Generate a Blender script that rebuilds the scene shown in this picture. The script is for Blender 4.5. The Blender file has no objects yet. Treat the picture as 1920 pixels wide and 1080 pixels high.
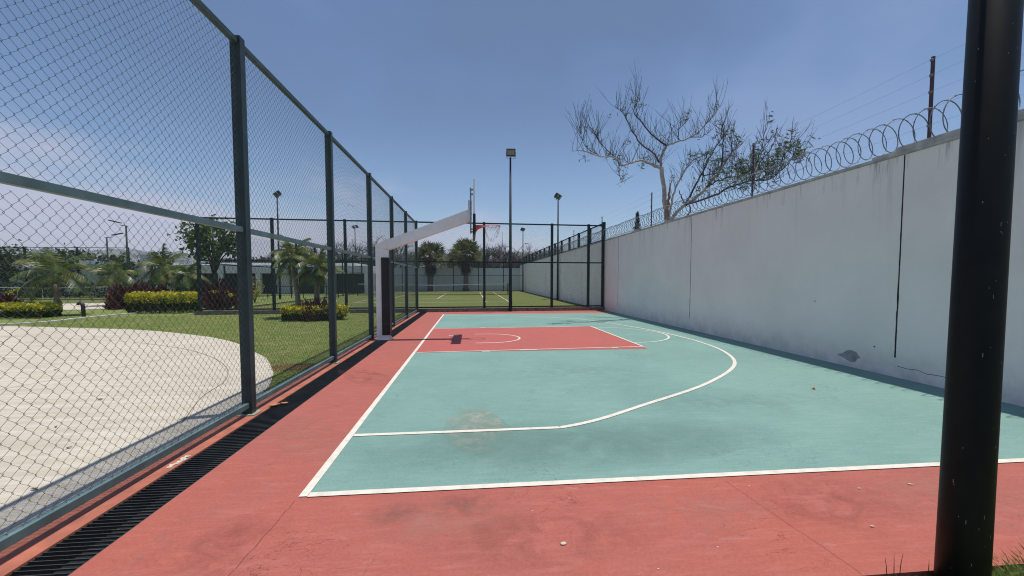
import bpy, math, random
import numpy as np
R = math.radians
random.seed(7)
rng = np.random.default_rng(11)
scene = bpy.context.scene
COL = scene.collection

# ------------------------------------------------------------------ helpers
def tag(o, label=None, cat=None, group=None, kind=None):
    if label: o['label'] = label
    if cat: o['category'] = cat
    if group: o['group'] = group
    if kind: o['kind'] = kind
    return o

def empty(name, loc, label=None, cat=None, group=None, rz=0.0):
    o = bpy.data.objects.new(name, None)
    o.empty_display_size = .2
    COL.objects.link(o)
    o.location = loc
    o.rotation_euler = (0, 0, rz)
    return tag(o, label, cat, group)

def fast_mesh(name, V, F, mat, smooth=False):
    """V (n,3) array, F (m,k) array of equal-size faces."""
    me = bpy.data.meshes.new(name)
    V = np.asarray(V, dtype=np.float32); F = np.asarray(F, dtype=np.int32)
    me.vertices.add(len(V)); me.vertices.foreach_set('co', V.ravel())
    k = F.shape[1]
    me.loops.add(F.size); me.loops.foreach_set('vertex_index', F.ravel())
    me.polygons.add(len(F))
    me.polygons.foreach_set('loop_start', np.arange(len(F), dtype=np.int32)*k)
    me.polygons.foreach_set('loop_total', np.full(len(F), k, dtype=np.int32))
    if smooth: me.polygons.foreach_set('use_smooth', np.ones(len(F), dtype=bool))
    me.update(calc_edges=True)
    if mat: me.materials.append(mat)
    return me

def link(name, me, parent=None, loc=(0, 0, 0)):
    o = bpy.data.objects.new(name, me)
    COL.objects.link(o)
    if parent is not None: o.parent = parent
    o.location = loc
    return o

def copy_tree(o, parent=None):
    c = o.copy(); COL.objects.link(c)
    c.parent = parent
    for ch in list(o.children): copy_tree(ch, c)
    return c

class MB:
    """collects shapes; build() links them as ONE mesh object"""
    def __init__(s, off=(0, 0, 0)):
        s.v = []; s.f = []; s.o = off; s.sm = []
    def add(s, V, F, smooth=False):
        b = len(s.v); ox, oy, oz = s.o
        s.v += [(p[0]-ox, p[1]-oy, p[2]-oz) for p in V]
        s.f += [tuple(i+b for i in f) for f in F]
        s.sm += [smooth]*len(F)
    def box(s, x0, x1, y0, y1, z0, z1, bev=0.0):
        if bev <= 0:
            V = [(x0,y0,z0),(x1,y0,z0),(x1,y1,z0),(x0,y1,z0),(x0,y0,z1),(x1,y0,z1),(x1,y1,z1),(x0,y1,z1)]
            s.add(V, [(3,2,1,0),(4,5,6,7),(0,1,5,4),(1,2,6,5),(2,3,7,6),(3,0,4,7)])
        else:
            import bmesh
            bm = bmesh.new(); bmesh.ops.create_cube(bm, size=1)
            for v in bm.verts:
                v.co.x = x0 if v.co.x < 0 else x1
                v.co.y = y0 if v.co.y < 0 else y1
                v.co.z = z0 if v.co.z < 0 else z1
            bmesh.ops.bevel(bm, geom=bm.edges[:], offset=bev, segments=2, affect='EDGES', profile=.7)
            bm.verts.index_update()
            s.add([tuple(v.co) for v in bm.verts], [[v.index for v in f.verts] for f in bm.faces])
            bm.free()
    def prism(s, poly, axis, a0, a1):
        """poly of 2d points extruded along axis ('x','y','z')"""
        n = len(poly)
        def P(p, a):
            return {'y': (p[0], a, p[1]), 'x': (a, p[0], p[1]), 'z': (p[0], p[1], a)}[axis]
        V = [P(p, a0) for p in poly] + [P(p, a1) for p in poly]
        F = [tuple(range(n)), tuple(range(2*n-1, n-1, -1))]
        F += [(i, i+n, (i+1) % n + n, (i+1) % n) for i in range(n)]
        s.add(V, F)
    def tube(s, pts, r, n=6, cap=True, closed=False):
        P = np.array(pts, float); m = len(P)
        rr = np.full(m, r, float) if np.isscalar(r) else np.asarray(r, float)
        T = np.zeros_like(P)
        if closed:
            T = np.roll(P, -1, 0)-np.roll(P, 1, 0)
        else:
            T[1:-1] = P[2:]-P[:-2]; T[0] = P[1]-P[0]; T[-1] = P[-1]-P[-2]
        T /= np.linalg.norm(T, axis=1)[:, None]+1e-9
        u = np.cross(T[0], (0, 0, 1.)) if abs(T[0][2]) < .9 else np.cross(T[0], (1., 0, 0))
        u /= np.linalg.norm(u)
        V = []
        a = np.arange(n)*2*math.pi/n
        for i in range(m):
            u = u-T[i]*(u@T[i]); u /= np.linalg.norm(u)+1e-9
            w = np.cross(T[i], u)
            ring = P[i]+rr[i]*(np.cos(a)[:, None]*u+np.sin(a)[:, None]*w)
            V += [tuple(q) for q in ring]
        F = []
        for i in range(m if closed else m-1):
            j = (i+1) % m
            for k in range(n):
                k2 = (k+1) % n
                F.append((i*n+k, i*n+k2, j*n+k2, j*n+k))
        if cap and not closed:
            F += [tuple(range(n-1, -1, -1)), tuple((m-1)*n+k for k in range(n))]
        s.add(V, F, smooth=n >= 5)
    def lathe(s, prof, n=16, c=(0, 0)):
        """prof list of (r,z)"""
        V = []; F = []
        for r, z in prof:
            for k in range(n):
                a = 2*math.pi*k/n
                V.append((c[0]+r*math.cos(a), c[1]+r*math.sin(a), z))
        for i in range(len(prof)-1):
            for k in range(n):
                k2 = (k+1) % n
                F.append((i*n+k, i*n+k2, (i+1)*n+k2, (i+1)*n+k))
        F += [tuple(range(n-1, -1, -1)), tuple((len(prof)-1)*n+k for k in range(n))]
        s.add(V, F, smooth=True)
    def build(s, name, mat, parent=None, loc=(0, 0, 0)):
        me = bpy.data.meshes.new(name)
        me.from_pydata(s.v, [], s.f); me.update()
        me.polygons.foreach_set('use_smooth', s.sm)
        if mat: me.materials.append(mat)
        return link(name, me, parent, loc)

# ------------------------------------------------------------------ materials
class NT:
    def __init__(s, name):
        s.m = bpy.data.materials.new(name); s.m.use_nodes = True
        s.t = s.m.node_tree; s.n = s.t.nodes; s.l = s.t.links
        s.b = s.n['Principled BSDF']
        s.co = s.n.new('ShaderNodeTexCoord')
    def noise(s, scale, detail=4, rough=.55, stretch=None, src='Object', dist=0):
        nd = s.n.new('ShaderNodeTexNoise')
        nd.inputs['Scale'].default_value = scale; nd.inputs['Detail'].default_value = detail
        nd.inputs['Roughness'].default_value = rough; nd.inputs['Distortion'].default_value = dist
        if stretch:
            mp = s.n.new('ShaderNodeMapping')
            if len(stretch) == 4:
                mp.inputs['Rotation'].default_value = (0, 0, stretch[3])
            mp.inputs['Scale'].default_value = stretch[:3]
            s.l.new(s.co.outputs[src], mp.inputs['Vector']); s.l.new(mp.outputs[0], nd.inputs['Vector'])
        else:
            s.l.new(s.co.outputs[src], nd.inputs['Vector'])
        return nd.outputs['Fac']
    def ramp(s, fac, lo, hi, a=0., b=1.):
        mr = s.n.new('ShaderNodeMapRange'); mr.clamp = True
        mr.inputs['From Min'].default_value = lo; mr.inputs['From Max'].default_value = hi
        mr.inputs['To Min'].default_value = a; mr.inputs['To Max'].default_value = b
        s.l.new(fac, mr.inputs['Value']); return mr.outputs['Result']
    def math(s, op, a, b):
        nd = s.n.new('ShaderNodeMath'); nd.operation = op
        for i, q in enumerate((a, b)):
            if hasattr(q, 'is_linked'): s.l.new(q, nd.inputs[i])
            else: nd.inputs[i].default_value = q
        return nd.outputs[0]
    def mix(s, fac, a, b, mode='MIX'):
        nd = s.n.new('ShaderNodeMix'); nd.data_type = 'RGBA'; nd.blend_type = mode
        for i, q in ((0, fac), (6, a), (7, b)):
            if hasattr(q, 'is_linked'): s.l.new(q, nd.inputs[i])
            elif i == 0: nd.inputs[0].default_value = q
            else: nd.inputs[i].default_value = (*q, 1)
        return nd.outputs[2]
    def island(s):
        return s.n.new('ShaderNodeNewGeometry').outputs['Random Per Island']
    def objrand(s):
        return s.n.new('ShaderNodeObjectInfo').outputs['Random']
    def xyz(s, src='Object'):
        nd = s.n.new('ShaderNodeSeparateXYZ'); s.l.new(s.co.outputs[src], nd.inputs[0]); return nd.outputs
    def col(s, c):
        if hasattr(c, 'is_linked'): s.l.new(c, s.b.inputs['Base Color'])
        else: s.b.inputs['Base Color'].default_value = (*c, 1)
        return s
    def bump(s, h, strength=.3, dist=.01):
        nd = s.n.new('ShaderNodeBump'); nd.inputs['Strength'].default_value = strength
        nd.inputs['Distance'].default_value = dist
        s.l.new(h, nd.inputs['Height']); s.l.new(nd.outputs[0], s.b.inputs['Normal']); return s
    def fin(s, rough=.7, metal=0., spec=.5):
        s.b.inputs['Roughness'].default_value = rough; s.b.inputs['Metallic'].default_value = metal
        s.b.inputs['Specular IOR Level'].default_value = spec
        return s.m

def paint(name, c, rough=.5, var=.25, scale=6., metal=0., spec=.5, bump=0.):
    t = NT(name)
    n = t.noise(scale, 5, .6)
    d = tuple(x*(1-var) for x in c); h = tuple(min(1, x*(1+var*.6)) for x in c)
    t.col(t.mix(t.ramp(n, .3, .7), d, h))
    if bump: t.bump(t.noise(scale*8, 3), bump, .004)
    return t.fin(rough, metal, spec)

def leafmat(name, c1, c2, c3=None, trans=.35, rough=.5):
    t = NT(name)
    i = t.island()
    c = t.mix(i, c1, c2)
    if c3: c = t.mix(t.ramp(t.noise(1.3, 2), .5, .68), c, c3)
    t.col(c); t.fin(rough, 0, .3)
    if trans > 0:
        tr = t.n.new('ShaderNodeBsdfTranslucent'); t.l.new(c, tr.inputs['Color'])
        ms = t.n.new('ShaderNodeMixShader'); ms.inputs[0].default_value = trans
        t.l.new(t.b.outputs[0], ms.inputs[1]); t.l.new(tr.outputs[0], ms.inputs[2])
        out = t.n['Material Output']; t.l.new(ms.outputs[0], out.inputs['Surface'])
    return t.m

def tmix(c, k): return tuple(x*k for x in c)

RED = (0.378, 0.093, 0.0651); GREEN = (0.184, 0.315, 0.278)
def court_mat(name, base, dark, pale, scuff):
    t = NT(name)
    big = t.noise(.55, 5, .6, dist=.4)
    c = t.mix(t.ramp(big, .38, .66), base, dark)
    mid = t.noise(2.3, 6, .65, (1, 3.2, 1, .3))
    c = t.mix(t.ramp(mid, .5, .8, 0, .55), c, pale)
    st = t.noise(1.1, 7, .72, (.35, 2.6, 1, .12))
    c = t.mix(t.ramp(st, .58, .75, 0, .55), c, scuff)
    roll = t.noise(7, 6, .75, (.45, 3.4, 1, .06))
    c = t.mix(t.ramp(roll, .50, .66, 0, .62), c, dark)
    c = t.mix(t.ramp(roll, .48, .34, 0, .55), c, pale)
    fine = t.noise(42, 4, .7)
    c = t.mix(t.ramp(fine, .30, .70, 0, .5), c, pale)
    c = t.mix(t.ramp(t.noise(26, 5, .8), .55, .72, 0, .35), c, dark)
    sp = t.noise(160, 2, .5)
    c = t.mix(t.ramp(sp, .60, .70, 0, .55), c, tmix(base, .45))
    # crazing: thin wandering hairlines where the mask noise allows them
    for sc, st_, msk in ((1.7, (1, 1, 1), .50), (3.1, (.4, 1.6, 1, .5), .53)):
        ln = t.math('ABSOLUTE', t.math('SUBTRACT', t.noise(sc, 5, .55, st_, dist=.6), .5), 0)
        f = t.math('MULTIPLY', t.ramp(ln, .0035, .0008), t.ramp(t.noise(.9, 3, .5, (1, 1, 1, 1.1)), msk, msk+.12))
        c = t.mix(t.math('MULTIPLY', f, .8), c, tmix(base, .5))
    # pale scuffs and dust
    du = t.noise(5.5, 7, .78, (.6, 1.7, 1, .8))
    c = t.mix(t.ramp(du, .58, .72, 0, .42), c, tuple(min(1, x*.6+.22) for x in base))
    t.col(c)
    t.bump(t.noise(210, 3, .6), .35, .003)
    return t.fin(.78, 0, .25)
M = {}
M['red'] = court_mat('red_court_paint', RED, (0.299, 0.090, 0.073), (0.448, 0.158, 0.124), (0.282, 0.095, 0.075))
M['green'] = court_mat('green_court_paint', GREEN, (0.137, 0.253, 0.228), (0.228, 0.357, 0.311), (0.124, 0.228, 0.212))
M['key'] = court_mat('red_key_paint', (0.407, 0.098, 0.081), (0.357, 0.090, 0.075), (0.457, 0.145, 0.124), (0.332, 0.091, 0.075))
def line_mat():
    t = NT('line_paint')
    c = t.mix(t.ramp(t.noise(9, 6, .7), .45, .75), (.70, .655, .57), (.52, .48, .41))
    t.col(c); return t.fin(.7, 0, .3)
M['line'] = line_mat()
M['strip'] = paint('orange_red_kerb_paint', (.40, .128, .078), .75, .3, 5)
def wall_mat(name, base):
    t = NT(name)
    x = t.xyz()
    c = t.mix(t.ramp(t.noise(.7, 5, .6), .35, .7), base, tmix(base, .91))
    # runs of dirty water below the coping
    drip = t.noise(2.4, 5, .7, (1, 1.0, .06))
    top = t.ramp(x[2], 2.2, 3.7)
    f = t.math('MULTIPLY', t.ramp(drip, .55, .70, 0, .55), t.math('POWER', top, 1.6))
    c = t.mix(f, c, (.20, .205, .21))
    d2 = t.noise(6.5, 4, .7, (1, 1.0, .10))
    f2 = t.math('MULTIPLY', t.ramp(d2, .57, .66, 0, .62), t.ramp(x[2], 3.3, 3.7))
    c = t.mix(f2, c, (.13, .135, .14))
    # blotches of darker tone, stronger towards the foot
    g = t.math('MULTIPLY', t.ramp(t.noise(2.6, 6, .7), .38, .62), t.ramp(x[2], .62, .05))
    c = t.mix(t.math('MULTIPLY', g, .34), c, (.30, .29, .27))
    pit = t.noise(26, 5, .75)
    c = t.mix(t.ramp(pit, .60, .74, 0, .4), c, tmix(base, .55))
    t.col(c)
    t.bump(t.math('ADD', t.noise(60, 5, .7), t.math('MULTIPLY', t.noise(9, 3), .6)), .45, .006)
    return t.fin(.85, 0, .2)
M['wall'] = wall_mat('wall_render', (.84, .80, .75))
M['wall2'] = wall_mat('far_wall_render', (.62, .66, .67))
M['cement'] = paint('bare_cement', (.33, .34, .34), .9, .3, 9, bump=.4)
M['coping'] = paint('coping_cement', (.42, .42, .41), .9, .35, 5, bump=.3)
M['joint'] = paint('joint_tar', (.02, .02, .022), .9, .3, 9)
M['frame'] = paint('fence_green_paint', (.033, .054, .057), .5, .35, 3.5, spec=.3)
M['rail'] = paint('pale_rail_paint', (.115, .18, .182), .5, .35, 4, spec=.35)  # middle and bottom rails, paler than posts and top rail
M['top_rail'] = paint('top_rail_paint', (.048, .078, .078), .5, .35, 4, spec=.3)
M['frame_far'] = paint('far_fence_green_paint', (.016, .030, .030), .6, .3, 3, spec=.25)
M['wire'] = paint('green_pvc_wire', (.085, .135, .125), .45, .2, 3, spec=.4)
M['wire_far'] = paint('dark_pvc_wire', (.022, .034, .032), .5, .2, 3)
M['iron'] = paint('black_iron', (.05, .055, .055), .5, .5, 5)
M['pit'] = paint('drain_black', (.012, .012, .011), .9, .4, 3)  # near-black lining for the trench floor and sides
M['pole'] = paint('black_green_pole_paint', (.006, .008, .0075), .5, .35, 9, spec=.18)
M['lamp_pole'] = paint('dark_pole_paint', (.012, .024, .024), .6, .25, 4, spec=.2)
M['lamp_body'] = paint('lamp_black', (.015, .016, .018), .45, .2, 9)
M['lens'] = paint('lamp_lens', (.22, .22, .16), .2, .1, 9)
M['white_metal'] = paint('white_enamel', (.87, .86, .85), .4, .12, 2.5)
M['pad'] = paint('black_padding', (.010, .010, .011), .55, .3, 5)
M['board'] = paint('backboard_acrylic', (.70, .71, .73), .3, .1, 3)
M['steel'] = paint('grey_steel', (.25, .29, .33), .35, .2, 6, metal=.6)
M['rim'] = paint('orange_rim_paint', (.62, .085, .035), .45, .2, 9)
M['cord'] = paint('white_cord', (.70, .69, .66), .8, .15, 20)
M['razor'] = paint('galvanised_wire', (.16, .19, .23), .6, .25, 9)
M['epost'] = paint('rusty_maroon_post', (.075, .030, .035), .6, .5, 14)
M['insul'] = paint('grey_insulator', (.16, .16, .16), .5, .2, 9)
M['ewire'] = paint('thin_wire', (.20, .23, .27), .4, .1, 9, metal=.4)
M['tan'] = paint('weathered_base_plate', (.30, .31, .23), .8, .35, 12)
M['bark_white'] = paint('pale_bark', (.46, .42, .39), .85, .45, 7, bump=.3)
M['bark'] = paint('dark_bark', (.075, .058, .048), .9, .4, 9)
M['twig'] = paint('twig_bark', (.055, .046, .043), .9, .3, 6)
M['split'] = paint('split_wood', (.33, .15, .075), .85, .45, 8)
M['palm_trunk'] = paint('palm_trunk', (.20, .165, .13), .9, .45, 7)
M['skirt'] = paint('dead_fronds', (.085, .068, .05), .9, .5, 5)
M['twig_grey'] = paint('grey_twigs', (.10, .092, .082), .9, .3, 3)
M['dry_leaf'] = paint('dry_leaf', (.42, .19, .09), .8, .4, 30)
M['stone'] = paint('pale_pebble', (.62, .52, .40), .8, .2, 30)
M['chips'] = paint('bare_mortar', (.62, .52, .42), .9, .5, 25)
M['white_wall'] = paint('white_plaster', (.72, .73, .72), .85, .12, 1.2)
M['roof'] = paint('roof_parapet', (.45, .44, .38), .85, .2, 1)
M['dark'] = paint('dark_interior', (.018, .024, .024), .8, .4, 1.2)
M['leaf_tree'] = leafmat('broad_leaves', (.035, .075, .014), (.11, .17, .035))
M['leaf_sparse'] = leafmat('sparse_leaves', (.07, .10, .065), (.15, .19, .11))
M['leaf_dark'] = leafmat('dark_tree_leaves', (.022, .045, .016), (.060, .095, .030), (.085, .10, .035))
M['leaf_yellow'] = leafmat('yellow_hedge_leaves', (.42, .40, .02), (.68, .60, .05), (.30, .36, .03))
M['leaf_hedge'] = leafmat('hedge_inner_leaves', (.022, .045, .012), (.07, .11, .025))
M['leaf_red'] = leafmat('maroon_leaves', (.035, .010, .014), (.14, .035, .035), (.05, .03, .02), .25)
M['frond'] = leafmat('palm_frond', (.03, .06, .014), (.12, .16, .035), (.22, .22, .055), .25, .35)
M['fan'] = leafmat('fan_frond', (.035, .055, .02), (.15, .18, .07), (.20, .19, .10))
M['grass'] = leafmat('grass_blades', (.20, .27, .065), (.41, .47, .15), (.45, .41, .19), .45)
def lawn_mat():
    t = NT('lawn_soil')
    c = t.mix(t.ramp(t.noise(.6, 5, .6), .4, .65), (.19, .24, .07), (.25, .265, .10))
    c = t.mix(t.ramp(t.noise(14, 5, .7), .4, .7, 0, .8), c, (.10, .14, .04))
    t.col(c); t.bump(t.noise(45, 4), .8, .03); return t.fin(.95, 0, .1)
M['lawn'] = lawn_mat()
def turf_mat():
    t = NT('tennis_turf')
    c = t.mix(t.ramp(t.noise(.22, 5, .6, (1, 2.2, 1)), .38, .66), (.148, .160, .052), (.11, .138, .044))
    c = t.mix(t.ramp(t.noise(22, 4, .7), .4, .7, 0, .55), c, (.08, .105, .035))
    t.col(c); t.bump(t.noise(70, 3), .6, .012); return t.fin(.95, 0, .1)
M['turf'] = turf_mat()
def conc_mat():
    t = NT('brushed_concrete')
    c = t.mix(t.ramp(t.noise(.5, 5, .6), .35, .7), (.53, .475, .375), (.43, .385, .305))
    c = t.mix(t.ramp(t.noise(2.2, 7, .72, (.35, 3.4, 1, .55)), .44, .66, 0, .75), c, (.68, .63, .55))
    c = t.mix(t.ramp(t.noise(1.3, 6, .7), .55, .72, 0, .5), c, (.40, .36, .30))
    c = t.mix(t.ramp(t.noise(60, 4, .7), .35, .75, 0, .35), c, (.34, .30, .25))
    t.col(c); t.bump(t.noise(9, 6, .75, (1, 14, 1, .45)), .4, .006); return t.fin(.9, 0, .15)
M['concrete'] = conc_mat()
M['kerb'] = paint('stained_kerb', (.17, .145, .13), .9, .55, 7, bump=.5)
M['pale_kerb'] = paint('pale_kerb', (.55, .54, .47), .9, .2, 3)
def hill_mat():
    t = NT('hillside')
    c = t.mix(t.ramp(t.noise(.02, 6, .7), .35, .65), (.12, .135, .08), (.21, .19, .15))
    c = t.mix(t.ramp(t.noise(.09, 5, .75), .45, .62, 0, .8), c, (.07, .09, .05))
    t.col(c); return t.fin(1, 0, .05)
M['hill'] = hill_mat()
def house_mat():
    t = NT('house_plaster')
    c = t.mix(t.objrand(), (.72, .70, .66), (.42, .36, .32))
    t.col(c); return t.fin(.9, 0, .1)
M['house'] = house_mat()
def ground_mat():
    t = NT('dry_ground')
    c = t.mix(t.ramp(t.noise(.03, 6, .7), .35, .65), (.16, .15, .08), (.08, .11, .045))
    t.col(c); return t.fin(1, 0, .05)
M['ground'] = ground_mat()
# ------------------------------------------------------------------ camera, light, sky
cam = bpy.data.objects.new('camera', bpy.data.cameras.new('camera')); COL.objects.link(cam)
cam.location = (0, 0, 1.65); cam.rotation_euler = (R(87.0), 0, -math.atan(75/780))
cam.data.sensor_width = 36; cam.data.lens = 780/1920*36; cam.data.shift_y = 24.9/1920
cam.data.clip_start = .05; cam.data.clip_end = 8000
scene.camera = cam
SUN_DIR = np.array((.142, .03, 1.0)); SUN_DIR /= np.linalg.norm(SUN_DIR)
sl = bpy.data.lights.new('sun', 'SUN'); sl.energy = 4.25; sl.angle = R(.55); sl.color = (1, .955, .89)
so = bpy.data.objects.new('sun', sl); COL.objects.link(so)
from mathutils import Vector
so.rotation_euler = Vector(tuple(-SUN_DIR)).to_track_quat('-Z', 'Y').to_euler()
so.location = (3, 3, 30)
w = bpy.data.worlds.new('World'); scene.world = w; w.use_nodes = True
nt = w.node_tree; N = nt.nodes; Lk = nt.links
bg = N['Background']
sky = N.new('ShaderNodeTexSky'); sky.sky_type = 'NISHITA'; sky.sun_disc = False
sky.sun_elevation = math.asin(SUN_DIR[2]); sky.sun_rotation = math.atan2(SUN_DIR[0], SUN_DIR[1])
sky.altitude = 1200; sky.air_density = 1.0; sky.dust_density = 1.6; sky.ozone_density = 1.5
def sky_noise(scale, mscale, loc, detail=5, rough=.55):
    tc = N.new('ShaderNodeTexCoord'); mp = N.new('ShaderNodeMapping')
    mp.inputs['Scale'].default_value = mscale; mp.inputs['Location'].default_value = loc
    nz = N.new('ShaderNodeTexNoise'); nz.inputs['Scale'].default_value = scale
    nz.inputs['Detail'].default_value = detail; nz.inputs['Roughness'].default_value = rough
    Lk.new(tc.outputs['Generated'], mp.inputs[0]); Lk.new(mp.outputs[0], nz.inputs['Vector'])
    return nz.outputs['Fac'], tc
def mrange(v, a, b, c, d):
    m = N.new('ShaderNodeMapRange'); m.interpolation_type = 'SMOOTHSTEP'
    for k, q in zip(('From Min', 'From Max', 'To Min', 'To Max'), (a, b, c, d)): m.inputs[k].default_value = q
    Lk.new(v, m.inputs['Value']); return m.outputs['Result']
def mth(op, a, b):
    m = N.new('ShaderNodeMath'); m.operation = op
    for i, q in enumerate((a, b)):
        if hasattr(q, 'is_linked'): Lk.new(q, m.inputs[i])
        else: m.inputs[i].default_value = q
    return m.outputs[0]
def mixc(f, a, b):
    m = N.new('ShaderNodeMix'); m.data_type = 'RGBA'
    Lk.new(f, m.inputs[0]) if hasattr(f, 'is_linked') else setattr(m.inputs[0], 'default_value', f)
    for i, q in ((6, a), (7, b)):
        if hasattr(q, 'is_linked'): Lk.new(q, m.inputs[i])
        else: m.inputs[i].default_value = (*q, 1)
    return m.outputs[2]
SKYB = .12
hs = N.new('ShaderNodeHueSaturation'); hs.inputs['Saturation'].default_value = 1.07
Lk.new(sky.outputs[0], hs.inputs['Color'])
col = hs.outputs[0]
f1, tc = sky_noise(1.5, (1, 1, 1.6), (.35, .1, .2), 4, .5)
sep = N.new('ShaderNodeSeparateXYZ'); Lk.new(tc.outputs['Generated'], sep.inputs[0])
# thin smoke-grey veil high up
veil = mth('MULTIPLY', mrange(f1, .42, .60, 0, .85), mrange(sep.outputs['Z'], .20, .52, 0, 1))
col = mixc(veil, col, (1.12, 1.75, 3.2))
glow = mth('MULTIPLY', mrange(f1, .47, .33, 0, .42), mrange(sep.outputs['Z'], .12, .30, 0, 1))
col = mixc(glow, col, (2.5, 3.25, 5.2))
# pale haze-cloud low in the sky, reaching higher on the left
f2, _ = sky_noise(2.6, (1, 1, 3.2), (.9, .2, .0), 6, .6)
side = mth('MULTIPLY', mth('ADD', sep.outputs['X'], .25), .16)
lift = mth('ADD', mth('ADD', sep.outputs['Z'], side), mth('MULTIPLY', mth('SUBTRACT', f2, .5), -.45))
low = mrange(lift, .21, .03, 0, .88)
col = mixc(low, col, (4.5, 4.6, 5.7))
Lk.new(col, bg.inputs['Color']); bg.inputs['Strength'].default_value = SKYB
scene.view_settings.view_transform = 'Standard'; scene.view_settings.look = 'None'
scene.view_settings.exposure = 0.0; scene.view_settings.gamma = 1.0
scene.cycles.use_denoising = True
scene.cycles.max_bounces = 6; scene.cycles.transparent_max_bounces = 40; scene.cycles.filter_width = 1.1
scene.cycles.denoiser = 'OPENIMAGEDENOISE'; scene.cycles.denoising_input_passes = 'RGB_ALBEDO_NORMAL'; scene.cycles.denoising_prefilter = 'NONE'

# ------------------------------------------------------------------ setting
g = MB()
g.add([(-4000, -400, -.3), (4000, -400, -.3), (4000, 5000, -.3), (-4000, 5000, -.3)], [(0, 1, 2, 3)])
tag(g.build('ground', M['ground']), kind='structure')

g = MB()      # red slab: two pieces leave the drain trench open
g.box(-2.25, 7.1, 2.04, 21.6, -.25, 0)
tag(g.build('court_slab', M['red']), kind='structure')
g = MB(); g.box(-2.97, -2.60, -3, 21.0, -.25, .004)
ks = tag(g.build('kerb_strip', M['strip']), kind='structure')
g = MB()
for k in range(7):
    cx, cy = -2.645+random.uniform(-.02, .03), 3.84+.035*k
    n = 7
    g.prism([(cx+random.uniform(.016, .034)*math.cos(a*6.283/n), cy+random.uniform(.02, .035)*math.sin(a*6.283/n)) for a in range(n)], 'z', .004, .009+.0011*k)
g.build('chipped_patch', M['chips'], ks)
g = MB(); g.box(-2.62, -2.24, -3, 21.2, -.26, -.17); g.box(-2.599, -2.594, -3, 21.0, -.17, -.012); g.box(-2.256, -2.2505, -3, 21.2, -.17, -.008)
tag(g.build('drain_trench', M['pit']), kind='structure')

g = MB(); g.add([(-1.28, 3.25, .003), (7.1, 3.25, .003), (7.1, 19.85, .003), (-1.28, 19.85, .003)], [(0, 1, 2, 3)])
tag(g.build('court_surface', M['green']), kind='structure')
g = MB(); g.add([(-1.28, 9.47, .006), (4.15, 9.47, .006), (4.15, 14.2, .006), (-1.28, 14.2, .006)], [(0, 1, 2, 3)])
tag(g.build('key_surface', M['key']), kind='structure')

LW = .055
g = MB()
def strip(pts, z, w=LW, j=.004):
    P = np.array(pts, float); T = np.gradient(P, axis=0); T /= np.linalg.norm(T, axis=1)[:, None]
    Nn = np.stack([-T[:, 1], T[:, 0]], 1)
    V = []
    for p, n in zip(P, Nn):
        a = w/2*(1+random.uniform(-j, j)*10); b = w/2*(1+random.uniform(-j, j)*10)
        V += [(p[0]+n[0]*a, p[1]+n[1]*a, z), (p[0]-n[0]*b, p[1]-n[1]*b, z)]
    g.add(V, [(2*i, 2*i+1, 2*i+3, 2*i+2) for i in range(len(P)-1)])
def seg(a, b, z, w=LW, n=14):
    strip([(a[0]+(b[0]-a[0])*t/n, a[1]+(b[1]-a[1])*t/n) for t in range(n+1)], z, w)
def spline(P, n=10):
    P = [np.array(p, float) for p in P]; P = [2*P[0]-P[1]]+P+[2*P[-1]-P[-2]]
    out = []
    for i in range(1, len(P)-2):
        for k in range(n):
            t = k/n; a, b, c, d = P[i-1:i+3]
            out.append(.5*(2*b+(c-a)*t+(2*a-5*b+4*c-d)*t*t+(3*b-a-3*c+d)*t**3))
    return out+[P[-2]]
seg((-1.285, 3.21), (-1.335, 19.88), .0075, .066, 60)             # end line
seg((-1.25, 3.235), (7.1, 3.255), .0075, .066, 40)               # near side line
seg((-1.29, 19.85), (7.0, 20.15), .0075, .05, 30)                # far side line
three = [(-1.25, 4.455), (-.1, 4.46), (.97, 4.475), (1.24, 4.575), (1.62, 4.78), (2.19, 5.16), (3.69, 6.18), (5.03, 7.5), (5.72, 8.9), (5.98, 10.4), (5.96, 11.6), (5.83, 12.75),
         (5.5, 14.15), (4.98, 15.7), (4.4, 16.9), (3.53, 17.6), (2.69, 18.1), (1.78, 18.55), (.36, 18.95), (-1.30, 18.95)]
strip(three[:3], .009, .066); strip(spline(three[2:]), .009, .066)
seg((-1.25, 9.45), (4.21, 9.79), .0105, .05)                     # lane edges
seg((-1.27, 14.0), (4.17, 14.27), .0105, .05)
seg((4.17, 9.80), (4.145, 14.26), .012, .055)
semi = [(4.17+1.6*math.sin(a), 12.12+1.72*math.cos(a)) for a in np.linspace(0, math.pi, 34)]
strip(semi, .009, .055)
arc = [(.08, 12.51), (.2, 12.51)]+[(.45+.88*math.sin(a), 11.63+.88*math.cos(a)) for a in np.linspace(0, math.pi, 26)]+[(.2, 10.75), (.08, 10.75)]
strip(arc, .0075, .05)
seg((-.68, 12.24), (-.42, 12.24), .0075, .05, 2)
for x0, x1, y in ((1.1, 1.5, 9.52), (.22, .40, 9.42), (3.33, 3.50, 9.66)):
    seg((x0, y), (x1, y), .0135, .05, 2)
for x0, x1, y in ((.28, .44, 14.14), (.98, 1.48, 14.20)):
    seg((x0, y), (x1, y), .0135, .05, 2)
tag(g.build('court_markings', M['line']), kind='structure')

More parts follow.
